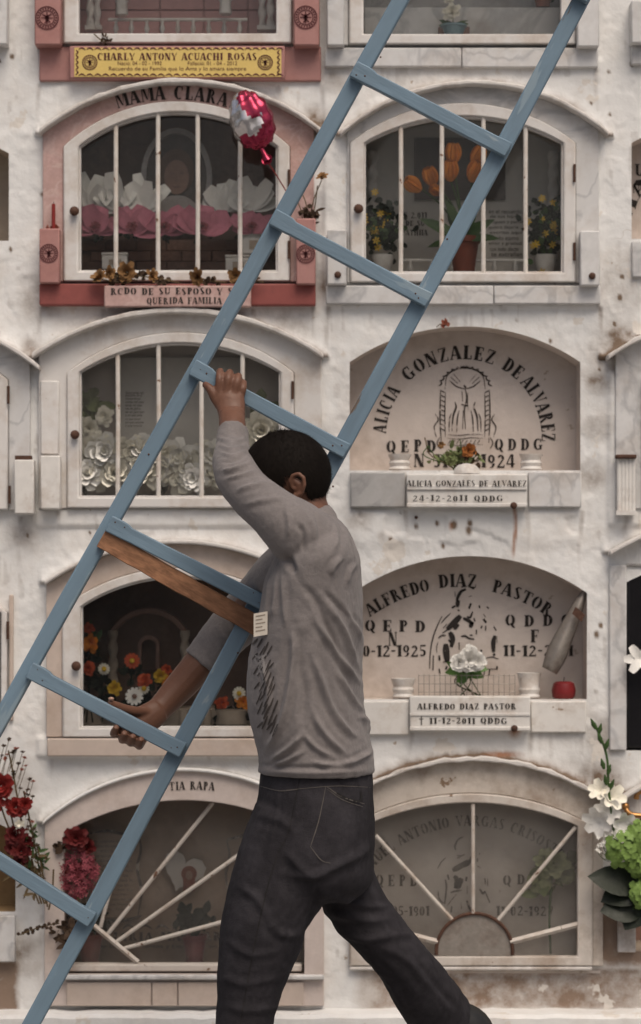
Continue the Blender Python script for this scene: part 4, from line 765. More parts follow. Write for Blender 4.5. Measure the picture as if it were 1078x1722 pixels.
# --- foil balloon
c0 = W(424, 204, -.1); t = thing('foil_balloon', 'pink and silver foil balloon tied in front of the barred niche', 'balloon', W(482, 325, -.06))
R3 = Matrix.Rotation(math.radians(-20), 3, 'Y'); bod = MB(); sil = MB(); nu, nv = 40, 26; vs = []
for i in range(nv + 1):
    th = math.pi * i / nv
    for q in range(nu):
        a = 2 * math.pi * q / nu; p = Vector((math.sin(th) * math.cos(a), math.sin(th) * math.sin(a), math.cos(th))); k = 1 + .05 * math.sin(9 * a) * math.sin(th) + .04 * math.sin(13 * th + 3 * a)
        if p.z < -.6: k *= 1 - (-.6 - p.z) * .25
        vs.append(c0 + R3 @ Vector((p.x * .047 * k, p.y * .03 * k, p.z * .07 * k)))
fb, fs_ = [], []
for i in range(nv):
    for q in range(nu):
        f = (i * nu + q, i * nu + (q + 1) % nu, (i + 1) * nu + (q + 1) % nu, (i + 1) * nu + q); pz = math.cos(math.pi * (i + .5) / nv); pxx = math.cos(2 * math.pi * (q + .5) / nu)
        w = pz + .35 * math.sin(3 * pxx + 1.2); (fs_ if -.2 + .6 * pxx < w < .4 - .4 * pxx else fb).append(f)
bod.add(vs, fb); sil.add(vs, fs_); bb = bod.build('balloon_skin', M_foil, t, smooth=180); sil.build('silver_print', M_silver, t, smooth=180)
b = MB(); b.tube([W(438, 246, -.1), W(444, 258, -.1), W(450, 270, -.1)], [.005, .006, .011], 10); b.petal(W(446, 262, -.1), Vector((.3, 0, -1)), FWD, .02, .012); b.petal(W(446, 262, -.1), Vector((.9, 0, -.6)), FWD, .016, .008); b.build('balloon_neck', M_foil, t)
stemline(t, [(448, 270, -.1), (462, 290, -.09), (473, 308, -.075), (484, 326, -.06)], .0015, M_petr, 'ribbon')
# --- dried things on the pink ledge
t = thing('dried_bouquet', 'dried brown flower stalks standing in the pink block holder', 'flowers', W(520, 372, -.035))
for pts in ([(520, 372, -.03), (528, 335, -.035), (541, 303, -.04)], [(516, 372, -.03), (514, 340, -.03), (500, 312, -.03)], [(524, 374, -.03), (530, 345, -.03), (534, 312, -.03)], [(510, 374, -.03), (505, 350, -.03), (496, 330, -.03)]): stemline(t, pts, .0014)
b = MB(); rose(b, W(542, 298, -.04), .013, FWD + Vector((0, 0, 1)), 3, 6); b.build('dried_head', M_dry, t); b = MB(); rose(b, W(499, 308, -.03), .012, FWD + Vector((0, 0, 1)), 3, 6); b.build('dried_head', M_dry, t)
b = MB(); clump(b, W(518, 365, -.035), .022, .015, .02, 26, .022, .005); b.build('dried_leaves', M_drydark, t)
for i, (x, y, r, ang, lb) in enumerate(((168, 468, 15, 10, 'leftmost withered rose hanging off the pink plate'), (183, 460, 12, 20, 'small withered rose beside the leftmost one on the plate'), (214, 458, 17, -20, 'largest withered tan rose on the pink plate'), (255, 464, 12, 15, 'dark withered rose near the middle of the pink plate'), (333, 466, 14, 5, 'withered orange rose lying toward the ladder'), (396, 463, 13, -10, 'withered rose closest to the ladder rail'))):
    t = thing('withered_rose', lb, 'dried flower', W(x, y + 8, -.045), 'withered roses on the pink plate')
    b = MB(); rose(b, W(x, y, -.05), r * S, FWD + Vector((random.uniform(-.8, .8), 0, random.uniform(-.4, .8))), 4, 6, .75); b.build('bloom', M_dry, t)
    stemline(t, [(x, y, -.045), (x + 20, y + 6, -.05), (x + 48, y + 9 + i % 2 * 3, -.048)], .0016); b = MB(); clump(b, W(x + 22, y + 6, -.048), .022, .008, .008, 12, .016, .006); b.build('leaves', M_drydark, t)
t = thing('taper_candle', 'thin red candle on top of the left pink pillar', 'candle', W(90, 384, -.034)); b = MB(); b.tube([W(90, 384, -.034), W(90, 343, -.034)], .0042, 10); b.build('wax', M_petr, t)
b = MB(); b.tube([W(90, 343, -.034), W(90.5, 339, -.034)], .0008, 6); b.build('wick', M_black, t); b = MB(); clump(b, W(86, 382, -.034), .014, .01, .004, 10, .01, .006); b.build('wax_drips', M_terra, t)
t = thing('twig', 'dark twig lying on the sill above the yellow name plate', 'twig', W(172, 75, -.03)); stemline(t, [(158, 57, -.032), (168, 66, -.034), (176, 72, -.03)], .0016); b = MB(); clump(b, W(176, 68, -.032), .012, .006, .008, 14, .012, .003); b.build('leaves', M_drydark, t)
# --- inside the MAMA CLARA niche
t = thing('portrait', 'oval portrait of a veiled woman behind the bars of the dark niche', 'portrait', W(297, 400, .14))
def oval(cx, cy, rx, ry, n=28): return [(cx + rx * math.cos(2 * math.pi * k / n), cy + ry * math.sin(2 * math.pi * k / n)) for k in range(n)]
b = MB(); b.ring(xz(oval(297, 300, 60, 84), .135), xz(oval(297, 300, 51, 75), .135), .125, .145); b.build('lace_frame', M_photo_white, t)
b = MB(); b.prism(xz(oval(297, 300, 51, 75), .14), .14, .144); b.build('backdrop', M_photo_dark, t)
b = MB(); b.prism(xz(arc(256, 338, 362, 328, 14) + [(330, 372), (264, 372)], .138), .1365, .1385); b.build('print_shoulders', M_photo_white, t, smooth=0)
b = MB(); b.prism(xz(oval(297, 288, 30, 38), .136), .134, .136); b.build('print_hair', M_darkin2, t, smooth=0)
b = MB(); b.prism(xz(oval(297, 298, 21, 29), .133), .132, .1335); b.build('print_face', M_photo_skin, t, smooth=0)
b = MB(); strokes(b, [([(285, 293), (290, 291), (294, 293)], 3), ([(301, 293), (305, 291), (310, 293)], 3), ([(290, 313), (297, 315), (304, 313)], 3), ([(297, 296), (296, 303), (299, 304)], 1.5)], .1312); b.build('print_features', M_darkin, t, smooth=0)
def callas(x, y, w, h, yy, m, label, grp, cat='flower'):
    t = thing('silk_flower', label, cat, W(x, y + h, yy), grp); b = MB(); c = W(x, y + h * .8, yy)
    for k in range(8):
        a = math.radians(-80 + 23 * k + random.uniform(-9, 9)); b.petal(c, Vector((math.sin(a) * 1.1, -.25, math.cos(a) * .8 + .1)), FWD + Vector((0, 0, .3)), math.hypot(math.sin(a) * w * .6, math.cos(a) * h) * S * random.uniform(.6, 1.15) + .012, w * random.uniform(.2, .32) * S, curl=random.uniform(-.3, .3), cup=random.uniform(.1, .6), tip=.55)
    b.build('petals', m, t)
    if m is M_petp: b = MB(); rose(b, W(x, y + h * .55, yy - .012), .012, FWD + Vector((0, 0, .6)), 3, 6); b.build('flower_heart', M_petdp, t)
    b = MB(); clump(b, W(x, y + h, yy + .01), w * S * .4, .01, .008, 8, .018, .006); b.build('leaves', M_leafd, t)
pos = ['first from the left', 'second from the left', 'third from the left', 'fourth from the left', 'last on the right']
for k, x in enumerate((155, 197, 243, 378, 424)): callas(x, 312, 52, 50, .07 + random.uniform(-.01, .01), M_petw, 'white silk flower in the upper row behind bars, ' + pos[k], 'white silk flowers in the dark niche')
for k, x in enumerate((160, 222, 277, 340, 424)): callas(x, 362, 68 if k in (2, 3) else 54, 34, .05, M_petp, 'pink silk flower in the lower row behind bars, ' + pos[k], 'pink silk flowers in the dark niche')
for x0, y0, x1, y1, lb in ((171, 424, 214, 453, 'small white box on the niche floor at left'), (379, 428, 420, 458, 'white box on the niche floor beside the ladder'), (407, 392, 452, 427, 'pale card box stacked above the white box')):
    t = thing('small_box', lb, 'box', W((x0 + x1) / 2, y1, .05), 'white boxes in the dark niche'); slab(t, 'box_body', x0, y0 + 5, x1, y1, .05, .08, M_white); slab(t, 'box_lid', x0 - 1, y0, x1 + 1, y0 + 5, .0485, .082, M_white)
    b = MB(); b.pbox(x0 + 12, y0 + 12, x1 - 10, y1 - 8, .0485, .05); b.build('sticker', M_cream, t)
# --- top right pots
t = thing('potted_flower', 'blue glazed pot with cream flower on the upper marble sill', 'pot plant', W(763, 60, .06)); b = MB(); pot(b, W(763, 60, .06), .028, .024, 1.1); b.build('pot', M_bluepot, t)
slab(t, 'pot_tray', 737, 44, 790, 60, .09, .1, M_darkin); stemline(t, [(763, 42, .06), (761, 30, .06), (760, 20, .05)], .0015, M_leaf); blooms(t, [(760, 20, 14), (756, -2, 9)], .05, M_petcream, 12)
b = MB()
for d in ((-1, -.2, .3), (1, -.2, .3), (-.8, -.4, .05), (.9, -.3, .0)): leaf(b, W(763, 42, .06), d, .036, .006)
b.build('leaves', M_leaf, t)
t = thing('potted_flower', 'brown pot standing behind glass at the top right', 'pot plant', W(913, 12, .12)); b = MB(); pot(b, W(913, 12, .12), .022, .03); b.build('pot', M_terra, t); b = MB(); clump(b, W(913, -20, .12), .03, .02, .02, 40, .02, .008); b.build('leaves', M_leafd, t)
# --- tulips and yellow pots
t = thing('tulip_bouquet', 'orange tulips in a terracotta pot behind the bars', 'flowers', W(783, 460, .07)); b = MB(); pot(b, W(780, 461, .07), .034, .085); b.build('pot', M_terra, t)
def tulip(mb, c, R, up):
    up = Vector(up).normalized(); a = up.orthogonal().normalized(); b_ = up.cross(a); c = Vector(c)
    for k in range(7):
        an = 2 * math.pi * k / 6 + (.5 if k > 2 else 0); rad = a * math.cos(an) + b_ * math.sin(an); mb.petal(c + rad * R * .25, up + rad * .35, -rad, R * 1.7, R * .78, curl=.36, cup=.5, nu=5, nv=4)
for x, y, r, u in ((707, 306, 18, (-.8, -.5, .5)), (729, 298, 18, (-.3, -.5, .8)), (757, 290, 19, (0, -.5, .9)), (762, 262, 19, (0, -.3, 1)), (793, 291, 20, (.3, -.5, .8)), (797, 264, 18, (.4, -.3, .9)), (741, 310, 13, (-.6, -.6, .2))):
    c = W(x, y + 14, .055); b = MB(); tulip(b, c, r * S, u); b.build('bloom', M_peto, t); stemline(t, [(x, y + 10, .06), ((x + 780) / 2 + 3, 350, .07), (781, 405, .07)], .0022, M_leaf)
b = MB()
for d in ((-.5, -.2, 1), (.4, -.2, 1), (-.9, -.3, .5), (.9, -.3, .4), (0, -.4, 1), (-.3, .2, 1), (.8, -.5, -.1), (-1, -.4, -.3)): leaf(b, W(780 + random.uniform(-14, 14), 400, .06), d, .1, .014)
b.build('leaves', M_leaf, t)
for x, lb in ((643, 'left'), (918, 'right')):
    t = thing('potted_flower', 'yellow flowers in a white speckled pot at the %s of the tulips' % lb, 'pot plant', W(x, 462, .07), 'yellow flower pots beside the tulips'); b = MB(); pot(b, W(x, 462, .07), .026, .045, 1.0); b.build('pot', M_white, t)
    b = MB(); clump(b, W(x, 385, .07), .05, .03, .062, 150, .02, .007); b.build('foliage', M_leafd, t); b = MB(); clump(b, W(x, 390, .06), .045, .025, .055, 60, .016, .006); b.build('leaves', M_leaf, t)
    for k in range(13): bx, by = x + random.gauss(0, 20), 382 + random.gauss(0, 26); blooms(t, [(bx, by, 6.5)], .05, M_pety, 6, fn=daisy, n=6)
# --- white garland behind the middle left door
t = thing('flower_garland', 'long spray of white silk peonies lying behind the barred glass', 'flowers', W(290, 835, .06))
for k in range(26):
    x = 150 + 10 * k + random.uniform(-6, 6); y = (764 if k % 2 else 792) + random.uniform(-8, 10) + (10 if 12 < k < 20 else 0); blooms(t, [(x, y, random.uniform(23, 31))], .026, M_petcream if k % 3 else M_petw, 22, per=7, layers=4)
blooms(t, [(168, 748, 22), (150, 720, 19), (190, 762, 22), (176, 700, 16)], .034, M_petcream, 20, per=7); b = MB(); clump(b, W(150, 690, .08), .03, .02, .06, 30, .04, .013); b.build('leaves', M_leafl, t); b = MB(); clump(b, W(270, 800, .07), .16, .02, .02, 60, .04, .011); b.build('foliage', M_leafd, t)
t = thing('silk_peony', 'large cream peony behind the glass right of the raised hand', 'flower', W(440, 760, .09)); blooms(t, [(440, 724, 34)], .026, M_petcream, 30, per=8, layers=5); b = MB(); clump(b, W(445, 690, .08), .04, .02, .03, 20, .04, .014); b.build('leaves', M_leafl, t)
stemline(t, [(440, 735, .09), (444, 790, .1), (442, 836, .1)], .003, M_leaf)
# --- on the upper right recess ledge
t = thing('dried_bouquet', 'wilted orange flower and dry stems on the upper lettered ledge', 'flowers', W(775, 790, .05))
b = MB(); rose(b, W(788, 757, .03), .016, FWD, 4, 6); b.build('bloom', mat('wilted_orange', (.42, .15, .04), .8, .3, 50, .2, 90), t); b = MB(); rose(b, W(742, 748, .03), .008, FWD, 3, 6); b.build('bud', M_dry, t)
for k in range(12): x = 712 + k * 8; stemline(t, [(x + random.uniform(-10, 10), 745 + random.uniform(-10, 20), .04), (x + random.uniform(-6, 8), 768, .045), (772 + random.uniform(-18, 18), 790, .05)], .0014, M_stem if k % 2 else M_leaf)
b = MB(); clump(b, W(765, 768, .045), .05, .015, .02, 60, .022, .005); b.build('leaves', M_leafl, t); b = MB(); clump(b, W(785, 765, .05), .03, .015, .018, 40, .02, .006); b.build('dry_leaves', M_drydark, t)
t = thing('twig', 'dry curled leaf stuck on top of the upper lettered arch', 'twig', W(745, 551, -.01)); b = MB(); clump(b, W(746, 544, -.014), .007, .005, .003, 8, .012, .005); b.build('leaves', M_terra, t); stemline(t, [(734, 550, -.012), (741, 545, -.014), (752, 548, -.012)], .001)
# --- middle right recess ledge
t = thing('wire_basket', 'thin rusty wire basket on the middle lettered ledge', 'basket', W(785, 1174, .05))
for yy in (.025, .075):
    for py in (1136, 1150, 1164): b = MB(); b.tube([W(704, py, yy), W(866, py, yy)], .0009, 6); b.build('wire', M_tin, t)
    for k in range(19): b = MB(); b.tube([W(704 + 9 * k, 1134, yy), W(704 + 9 * k, 1172, yy)], .0009, 6); b.build('wire', M_tin, t)
t = thing('flower_bunch', 'white carnation with green leaves in the wire basket', 'flowers', W(785, 1165, .05)); blooms(t, [(788, 1110, 19), (772, 1114, 14), (803, 1112, 14), (790, 1100, 14)], .0, M_petw, 24, per=12, layers=6)
b = MB()
for d in ((-1, -.3, -.3), (-.8, -.4, .1), (1, -.4, 0), (.9, -.4, .3), (-.5, -.5, -.7), (.6, -.5, -.4), (-.3, -.5, -.9), (.1, -.4, 1)): leaf(b, W(784, 1122, .045), d, .05, .015)
b.build('leaves', mat('fresh_leaf', (.1, .2, .05), .55, .3, 30, .2, 90), t)
for k in range(7): stemline(t, [(784 + random.uniform(-6, 6), 1125, .035), (780 + random.uniform(-16, 22), 1148, .045), (782 + random.uniform(-28, 28), 1170, .05)], .0014, M_drydark if k % 2 else M_leaf)
t = thing('votive_pot', 'round dark red candle pot at the right end of the ledge', 'candle', W(948, 1176, .05)); b = MB(); b.lathe([(.018, 0), (.026, .008), (.028, .022), (.024, .038), (.018, .042), (.016, .04), (.001, .036)], W(948, 1177, .05), 24); b.build('pot', M_redplastic, t); b = MB(); b.tube([W(948, 1145, .05), W(949, 1139, .05)], .001, 6); b.build('wick', M_black, t)
t = thing('roof_sheet', 'curved weathered tin strip leaning diagonally against the recess corner', 'metal strip', W(932, 1130, .02)); b = MB(); vs = []; fs = []; n = 18
cl = cr([(984, 992, 2.5), (975, 1012, 8), (962, 1042, 12), (948, 1072, 15), (936, 1100, 17), (924, 1128, 13)], 4)
for x, y, w in cl:
    d = np.array((.88, .47))
    for j in range(9):
        q = j / 4 - 1; p = W(x + d[0] * w * q, y + d[1] * w * q, .02); p.y -= .03 * math.cos(q * 1.5) * (w / 17); vs.append(p)
for i in range(len(cl) - 1):
    for j in range(8): a = i * 9 + j; fs.append((a, a + 1, a + 10, a + 9))
b.add(vs, fs); b.build('sheet', M_tin, t, solid=.003); b = MB(); b.ring(xz([(968, 1020), (984, 1034)], -.02), xz([(962, 1032), (978, 1046)], -.02), -.022, -.018, closed=False); b.build('rust_band', M_rust, t)
# --- white lily at right edge
t = thing('white_lily', 'white lily hanging at the right edge before the black panel', 'flower', W(1075, 1140, -.02)); b = MB()
for k in range(6): a = k * 1.05; b.petal(W(1076, 1108, -.03), (math.cos(a), -.5, math.sin(a) * .8), FWD, .036, .011, curl=-.3, cup=.2)
b.build('petals', M_petw, t); stemline(t, [(1080, 1100, -.03), (1096, 1090, -.025), (1110, 1120, -.02)], .002, M_leaf)
# --- flowers in the dark glazed niche
lst = [(154, 1082, 16, M_peto, rose, 'orange rose high at the left of the dark niche'), (150, 1057, 9, M_petor, rose, 'small rusty bloom above the orange rose'), (148, 1124, 12, M_petor, rose, 'rust bloom behind the brass knob'), (222, 1111, 13, M_petor, daisy, 'vermilion daisy below the carved door'), (192, 1157, 12, M_pety, rose, 'yellow round bloom above the lower hand'),
    (226, 1171, 15, M_petw, daisy, 'white daisy with dark eye beside the hand'), (244, 1144, 12, M_petor, rose, 'flat rust bloom right of the yellow one'), (270, 1136, 12, M_pety, rose, 'yellow bloom near the forearm'), (281, 1126, 9, M_petor, rose, 'small red bloom behind the yellow one'), (282, 1146, 9, M_peto, rose, 'small orange bloom touching the forearm'),
    (373, 1182, 11, M_petor, rose, 'rust bloom between ladder rail and shirt'), (402, 1166, 11, M_petcream, daisy, 'cream daisy beside the shirt front'), (409, 1180, 12, M_peto, rose, 'orange bloom touching the shirt outline'), (175, 1125, 10, M_petcream, daisy, 'cream daisy leaning on the twisted column'), (242, 1158, 9, M_petcream, daisy, 'pale daisy right of the white one')]
for x, y, r, m, fn, lb in lst:
    t = thing('niche_flower', lb, 'flower', W(x, 1205, .1), 'flowers in the dark glazed niche'); b = MB(); fn(b, W(x, y, .07), r * S); b.build('bloom', m, t)
    if fn is daisy: b = MB(); b.ell(W(x, y, .062), .006, .004, .006, 10, 6); b.build('flower_eye', M_darkin if m is M_petw else M_pety, t)
    stemline(t, [(x, y + 4, .08), (x + random.uniform(-8, 8), (y + 1215) / 2, .1), (x + random.uniform(-14, 14), 1215, .1)], .002, M_leafd); b = MB(); clump(b, W(x, y + 24, .1), .02, .015, .025, 9, .03, .009); b.build('leaves', M_leafd if y > 1060 else M_leaf, t)
for x0, x1, y0, lb in ((300, 316, 1195, 'left'), (338, 356, 1188, 'middle'), (362, 416, 1190, 'widest')):
    t = thing('flower_vase', 'grey stone vase on the dark niche floor, the %s one' % lb, 'vase', W((x0 + x1) / 2, 1228, .05), 'stone vases in the dark niche'); b = MB(); r = (x1 - x0) / 2 * S; b.lathe([(r * .8, 0), (r, .012), (r * .9, .03), (r, .044), (r * .8, .045)], W((x0 + x1) / 2, 1226, .06), 16); b.build('vase_body', M_cream, t)
# --- lower left niche
M_redpot = mat('raspberry_pot', (.24, .06, .07), .5, .15, 20, .1, 60)
t = thing('flower_bunch', 'raspberry pink flower cluster with dark red rose beside the ladder', 'flowers', W(130, 1540, -.02))
b = MB()
for k in range(150):
    a = random.uniform(0, 6.28); rr = math.sqrt(random.random()); x = 132 + 32 * rr * math.cos(a); y = 1468 + 44 * rr * math.sin(a); c = W(x, y, -.035 + .02 * rr * rr + random.uniform(-.006, .006)); daisy(b, c, .0075, 5, FWD + rv(.5))
b.build('bloom_cluster', M_petdp, t); b = MB(); clump(b, W(132, 1470, -.01), .035, .012, .045, 60, .02, .008); b.build('foliage', M_petdr, t)
blooms(t, [(128, 1410, 20), (146, 1424, 14)], -.02, M_petdr, 18, per=7); stemline(t, [(130, 1500, -.02), (134, 1530, -.02), (136, 1560, -.015)], .003, M_stem); b = MB(); clump(b, W(104, 1424, -.02), .012, .01, .01, 12, .02, .008); b.build('leaves', M_drydark, t)
b = MB(); clump(b, W(118, 1575, -.03), .04, .015, .03, 60, .024, .006); b.build('dry_leaves', M_drydark, t)
t = thing('dry_sprig', 'dry seed sprig poking out left of the lower ladder rung', 'twig', W(80, 1560, -.03)); stemline(t, [(100, 1553, -.03), (70, 1558, -.04), (34, 1572, -.05)], .0015); b = MB()
for k in range(22): q = k / 21; b.ell(W(96 - 62 * q + random.uniform(-3, 3), 1553 + 18 * q + random.uniform(-5, 5), -.04), .0042, .0042, .0042, 6, 4)
b.build('seeds', M_drydark, t)
for x, y, r, h, m, lb in ((327, 1612, .026, .066, M_redpot, 'raspberry pink flower pot on the lower left niche floor'), (152, 1612, .027, .068, M_red, 'dark red pot in the lower left niche corner')):
    t = thing('flower_pot', lb, 'pot', W(x, y, .09)); b = MB(); pot(b, W(x, y + 8, .08), r, h); b.build('pot_body', m, t); b = MB(); clump(b, W(x, y - 62, .08), .04, .02, .03, 50, .028, .01); b.build('leaves', M_leafd, t)
# --- red bouquet at left edge
t = thing('bouquet', 'red and dark red flowers with dry berry sprays at the left edge', 'flowers', W(70, 1530, -.05))
for s_ in ([(75, 1520, -.05), (52, 1460, -.06), (36, 1380, -.07), (22, 1300, -.07), (14, 1262, -.07)], [(78, 1520, -.05), (62, 1440, -.06), (48, 1370, -.07), (40, 1330, -.07)], [(70, 1520, -.05), (48, 1450, -.06), (14, 1390, -.07), (-6, 1330, -.07)], [(80, 1525, -.05), (72, 1470, -.06), (62, 1420, -.07)], [(66, 1520, -.05), (36, 1440, -.06), (2, 1300, -.07)], [(82, 1530, -.05), (88, 1500, -.055), (90, 1462, -.06)]):
    stemline(t, s_, .0022)
for k in range(34):
    q = k / 33; x = 10 + 50 * q + random.uniform(-14, 16); y = 1258 + 175 * q * q + random.uniform(-16, 16); stemline(t, [(x, y, -.07), (x - 4, y + 14, -.068), (x - 8 - 6 * q, y + 34, -.065)], .0008)
    b = MB(); rose(b, W(x, y, -.07), .0058, Vector((0, -.5, 1)), 2, 5, .7); b.build('berry', M_drydark if k % 3 else M_terra, t)
blooms(t, [(2, 1322, 21), (27, 1358, 17), (42, 1352, 12), (-14, 1345, 20)], -.08, M_petr, 20, per=9, layers=4); blooms(t, [(26, 1405, 17), (36, 1432, 16), (44, 1415, 12), (20, 1425, 12), (34, 1448, 13)], -.07, M_petdr, 18, per=7)
b = MB(); clump(b, W(50, 1465, -.06), .03, .02, .045, 70, .03, .004); b.build('leaves', M_stem, t); b = MB(); clump(b, W(55, 1440, -.06), .03, .02, .07, 40, .03, .004); b.build('green_leaves', M_leaf, t); blooms(t, [(33, 1385, 8), (30, 1398, 7)], -.08, M_petcream, 8, layers=2)
# --- inside the sunburst niche
t = thing('silk_flower', 'pale green and cream silk flower behind the sunburst glass', 'flower', W(930, 1600, .06)); blooms(t, [(932, 1452, 24), (908, 1480, 20), (950, 1470, 18), (915, 1445, 16)], .06, mat('pale_green_petal', (.34, .36, .2), .7, .25, 40, .1, 90), 20); stemline(t, [(928, 1470, .07), (924, 1540, .08), (926, 1604, .08)], .003, M_leaf); b = MB(); clump(b, W(925, 1470, .08), .05, .015, .04, 30, .04, .013); b.build('leaves', M_leafl, t)
# --- right edge flowers
t = thing('gladiolus', 'white gladiolus spike with green buds at the right edge', 'flower', W(1028, 1420, -.08)); stemline(t, [(1035, 1420, -.07), (1024, 1330, -.08), (1020, 1270, -.08), (1000, 1216, -.085)], .003, M_leaf)
b = MB()
for x, y, d in ((1002, 1218, (-.5, -.2, 1)), (1007, 1226, (.2, -.3, 1)), (1012, 1242, (-.4, -.2, 1)), (1018, 1252, (.3, -.2, 1)), (1016, 1285, (-.3, -.2, 1)), (1022, 1295, (.25, -.2, 1)), (1020, 1312, (-.2, -.3, 1)), (1025, 1320, (.4, -.3, 1))): b.tube([W(x, y + 8, -.085), W(x, y + 8, -.085) + Vector(d) * .01, W(x, y + 8, -.085) + Vector(d) * .024], [.003, .0058, .001], 8)
b.build('buds', M_leaf, t)
for x, y, r, d in ((1008, 1328, .03, (-.4, -.7, .4)), (1030, 1340, .036, (.3, -.8, .3)), (1022, 1362, .036, (-.2, -.9, -.2)), (1006, 1380, .04, (-.5, -.8, -.3)), (1046, 1386, .036, (.5, -.8, -.3))):
    b = MB(); f = Vector(d).normalized(); a = f.orthogonal().normalized(); c_ = f.cross(a)
    for k in range(6): an = k * 1.05; rad = a * math.cos(an) + c_ * math.sin(an); b.petal(W(x, y, -.08) - f * .012, f * .9 + rad * .75, f - rad * .3, r, r * .34, curl=-.35, cup=.35)
    b.build('bloom', M_petcream if y < 1350 else M_petw, t)
t = thing('baby_breath', 'tiny white filler blossoms beside the green hydrangea', 'flowers', W(1035, 1450, -.08))
for k in range(26): x, y = 1004 + random.uniform(0, 50), 1395 + random.uniform(0, 42); b = MB(); rose(b, W(x, y, -.09), .004, FWD, 2, 4); b.build('blossom', M_petw, t); stemline(t, [(x, y, -.088), (x + 8, y + 14, -.08), (1040, 1450, -.07)], .0006, M_leaf)
t = thing('green_hydrangea', 'lime green hydrangea heads at the right edge', 'flowers', W(1065, 1530, -.08))
for cx_, cy_, rr_ in ((1052, 1428, 36), (1086, 1410, 34), (1088, 1450, 34), (1084, 1505, 24)):
    b = MB()
    for k in range(130):
        v = rv(1).normalized(); v.y = -abs(v.y); c = W(cx_, cy_, -.085) + Vector((v.x * rr_ * S * .85, v.y * .028, v.z * rr_ * S * .8)) + rv(.004); f = (v + FWD * .6).normalized(); a = f.orthogonal().normalized(); d_ = f.cross(a); o_ = random.random() * 1.5
        for q in range(4): an = o_ + q * 1.571; rad = a * math.cos(an) + d_ * math.sin(an); b.petal(c, rad + f * .25, f, .0085, .005, curl=-.2, nu=2, nv=2, cup=.2)
    b.build('flower_head', M_lime, t)
stemline(t, [(1070, 1450, -.07), (1072, 1490, -.07), (1066, 1530, -.07)], .004, M_leaf)
t = thing('broad_leaf', 'large dark pointed leaves wrapped under the green hydrangea', 'leaf', W(1065, 1550, -.06)); b = MB()
for p, d, L_, w in (((1078, 1490), (-1, -.25, .25), .125, .036), ((1082, 1520), (-.9, -.2, -.1), .1, .04), ((1088, 1500), (-.5, -.3, -.75), .1, .04), ((1090, 1490), (.1, -.3, -1), .1, .04), ((1092, 1480), (-.9, -.15, -.35), .12, .04)): b = MB(); b.petal(W(*p, -.06), d, FWD + Vector((0, 0, .5)), L_, w, curl=-.12, nu=7, nv=4, tip=.08, cup=.15); b.build('leaf_blade', M_leafd, t)
t = thing('brass_scroll', 'curled brass bracket at the right edge above the green blossoms', 'bracket', W(1070, 1375, -.03)); b = MB(); b.tube([Vector(p) for p in cr([tuple(W(*p)) for p in ((1082, 1330, -.03), (1072, 1334, -.035), (1070, 1344, -.035))], 5)], .006, 10); b.ell(W(1072, 1330, -.035), .009, .008, .009, 12, 8); b.build('upper_curl', M_gold, t)
b = MB(); b.tube([Vector(p) for p in cr([tuple(W(*p)) for p in ((1052, 1356, -.035), (1056, 1366, -.04), (1068, 1371, -.04), (1090, 1372, -.04))], 5)], .006, 10); b.ell(W(1052, 1356, -.036), .009, .008, .009, 12, 8); b.build('lower_curl', M_gold, t)
# ================================================================ ladder
YL = -.74
def LW(px, py, y=YL): return W(px, py, y)
lad = thing('ladder', 'long pale blue painted wooden ladder carried on a slant', 'ladder', LW(-10, 1860))
def plank(name, p0, p1, hw, ya, yb, m, parent, bev=.003, wob=0, bow=0):
    a = np.array(p0, float); c = np.array(p1, float); d = (c - a) / np.linalg.norm(c - a); n_ = np.array((-d[1], d[0])); k = 16; o = []; i = []
    for q in range(k + 1):
        p = a + (c - a) * q / k + n_ * (bow * math.sin(3.3 * math.pi * q / k + hw) if bow else 0); w1 = hw + random.uniform(-wob, wob); w2 = hw + random.uniform(-wob, wob); o.append(tuple(p + n_ * w1)); i.append(tuple(p - n_ * w2))
    b = MB(); b.ring(xz(o, ya), xz(i, ya), ya, yb, closed=False); return b.build(name, m, parent, bev=bev)
lx = lambda y: 674 - .556 * y
rx = lambda y: 978 - .538 * y
plank('rail', (lx(-130), -130), (lx(1860), 1860), 13.5, YL - .012, YL + .018, M_blue, lad, wob=.6, bow=1.3)
plank('rail', (rx(-130), -130), (rx(1860), 1860), 14.2, YL - .0125, YL + .018, M_blue, lad, wob=.6, bow=1.3)
def rung(p0, p1, hw=14, dip=3, cut=40):
    """flat step nailed on the rails: full-height left end, planed-down middle"""
    a = np.array(p0, float); c = np.array(p1, float); L_ = np.linalg.norm(c - a); d = (c - a) / L_; n_ = np.array((d[1], -d[0]))     # n_ points up in the picture
    top = [(0, hw + 1), (cut * .55, hw + 1), (cut * .8, hw), (cut, hw - dip), (cut + 60, hw - dip), (L_ * .6, hw - dip + .5), (L_ - 30, hw - dip + .6), (L_, hw - 1)]
    bot = [(0, -hw), (cut * .55, -hw), (cut * .8, -hw), (cut, -hw + .5), (cut + 60, -hw + .5), (L_ * .6, -hw), (L_ - 30, -hw), (L_, -hw)]
    f = lambda q: tuple(a + d * q[0] + n_ * q[1])
    b = MB(); b.ring(xz([f(q) for q in top], YL - .034), xz([f(q) for q in bot], YL - .034), YL - .034, YL - .0128, closed=False); r = b.build('rung', M_bluer, lad, bev=.0025)
    for s_ in random.sample((12, 20, 26, L_ - 24, L_ - 17, L_ - 10), random.choice((2, 3, 4))): q = a + d * (s_ + random.uniform(-3, 3)) + n_ * random.uniform(-8, 8); b = MB(); rr_ = random.uniform(.0009, .0019); b.ell(LW(q[0], q[1], YL - .034), rr_, .001, rr_, 8, 6); b.build('nail', M_rust, r)
    return r
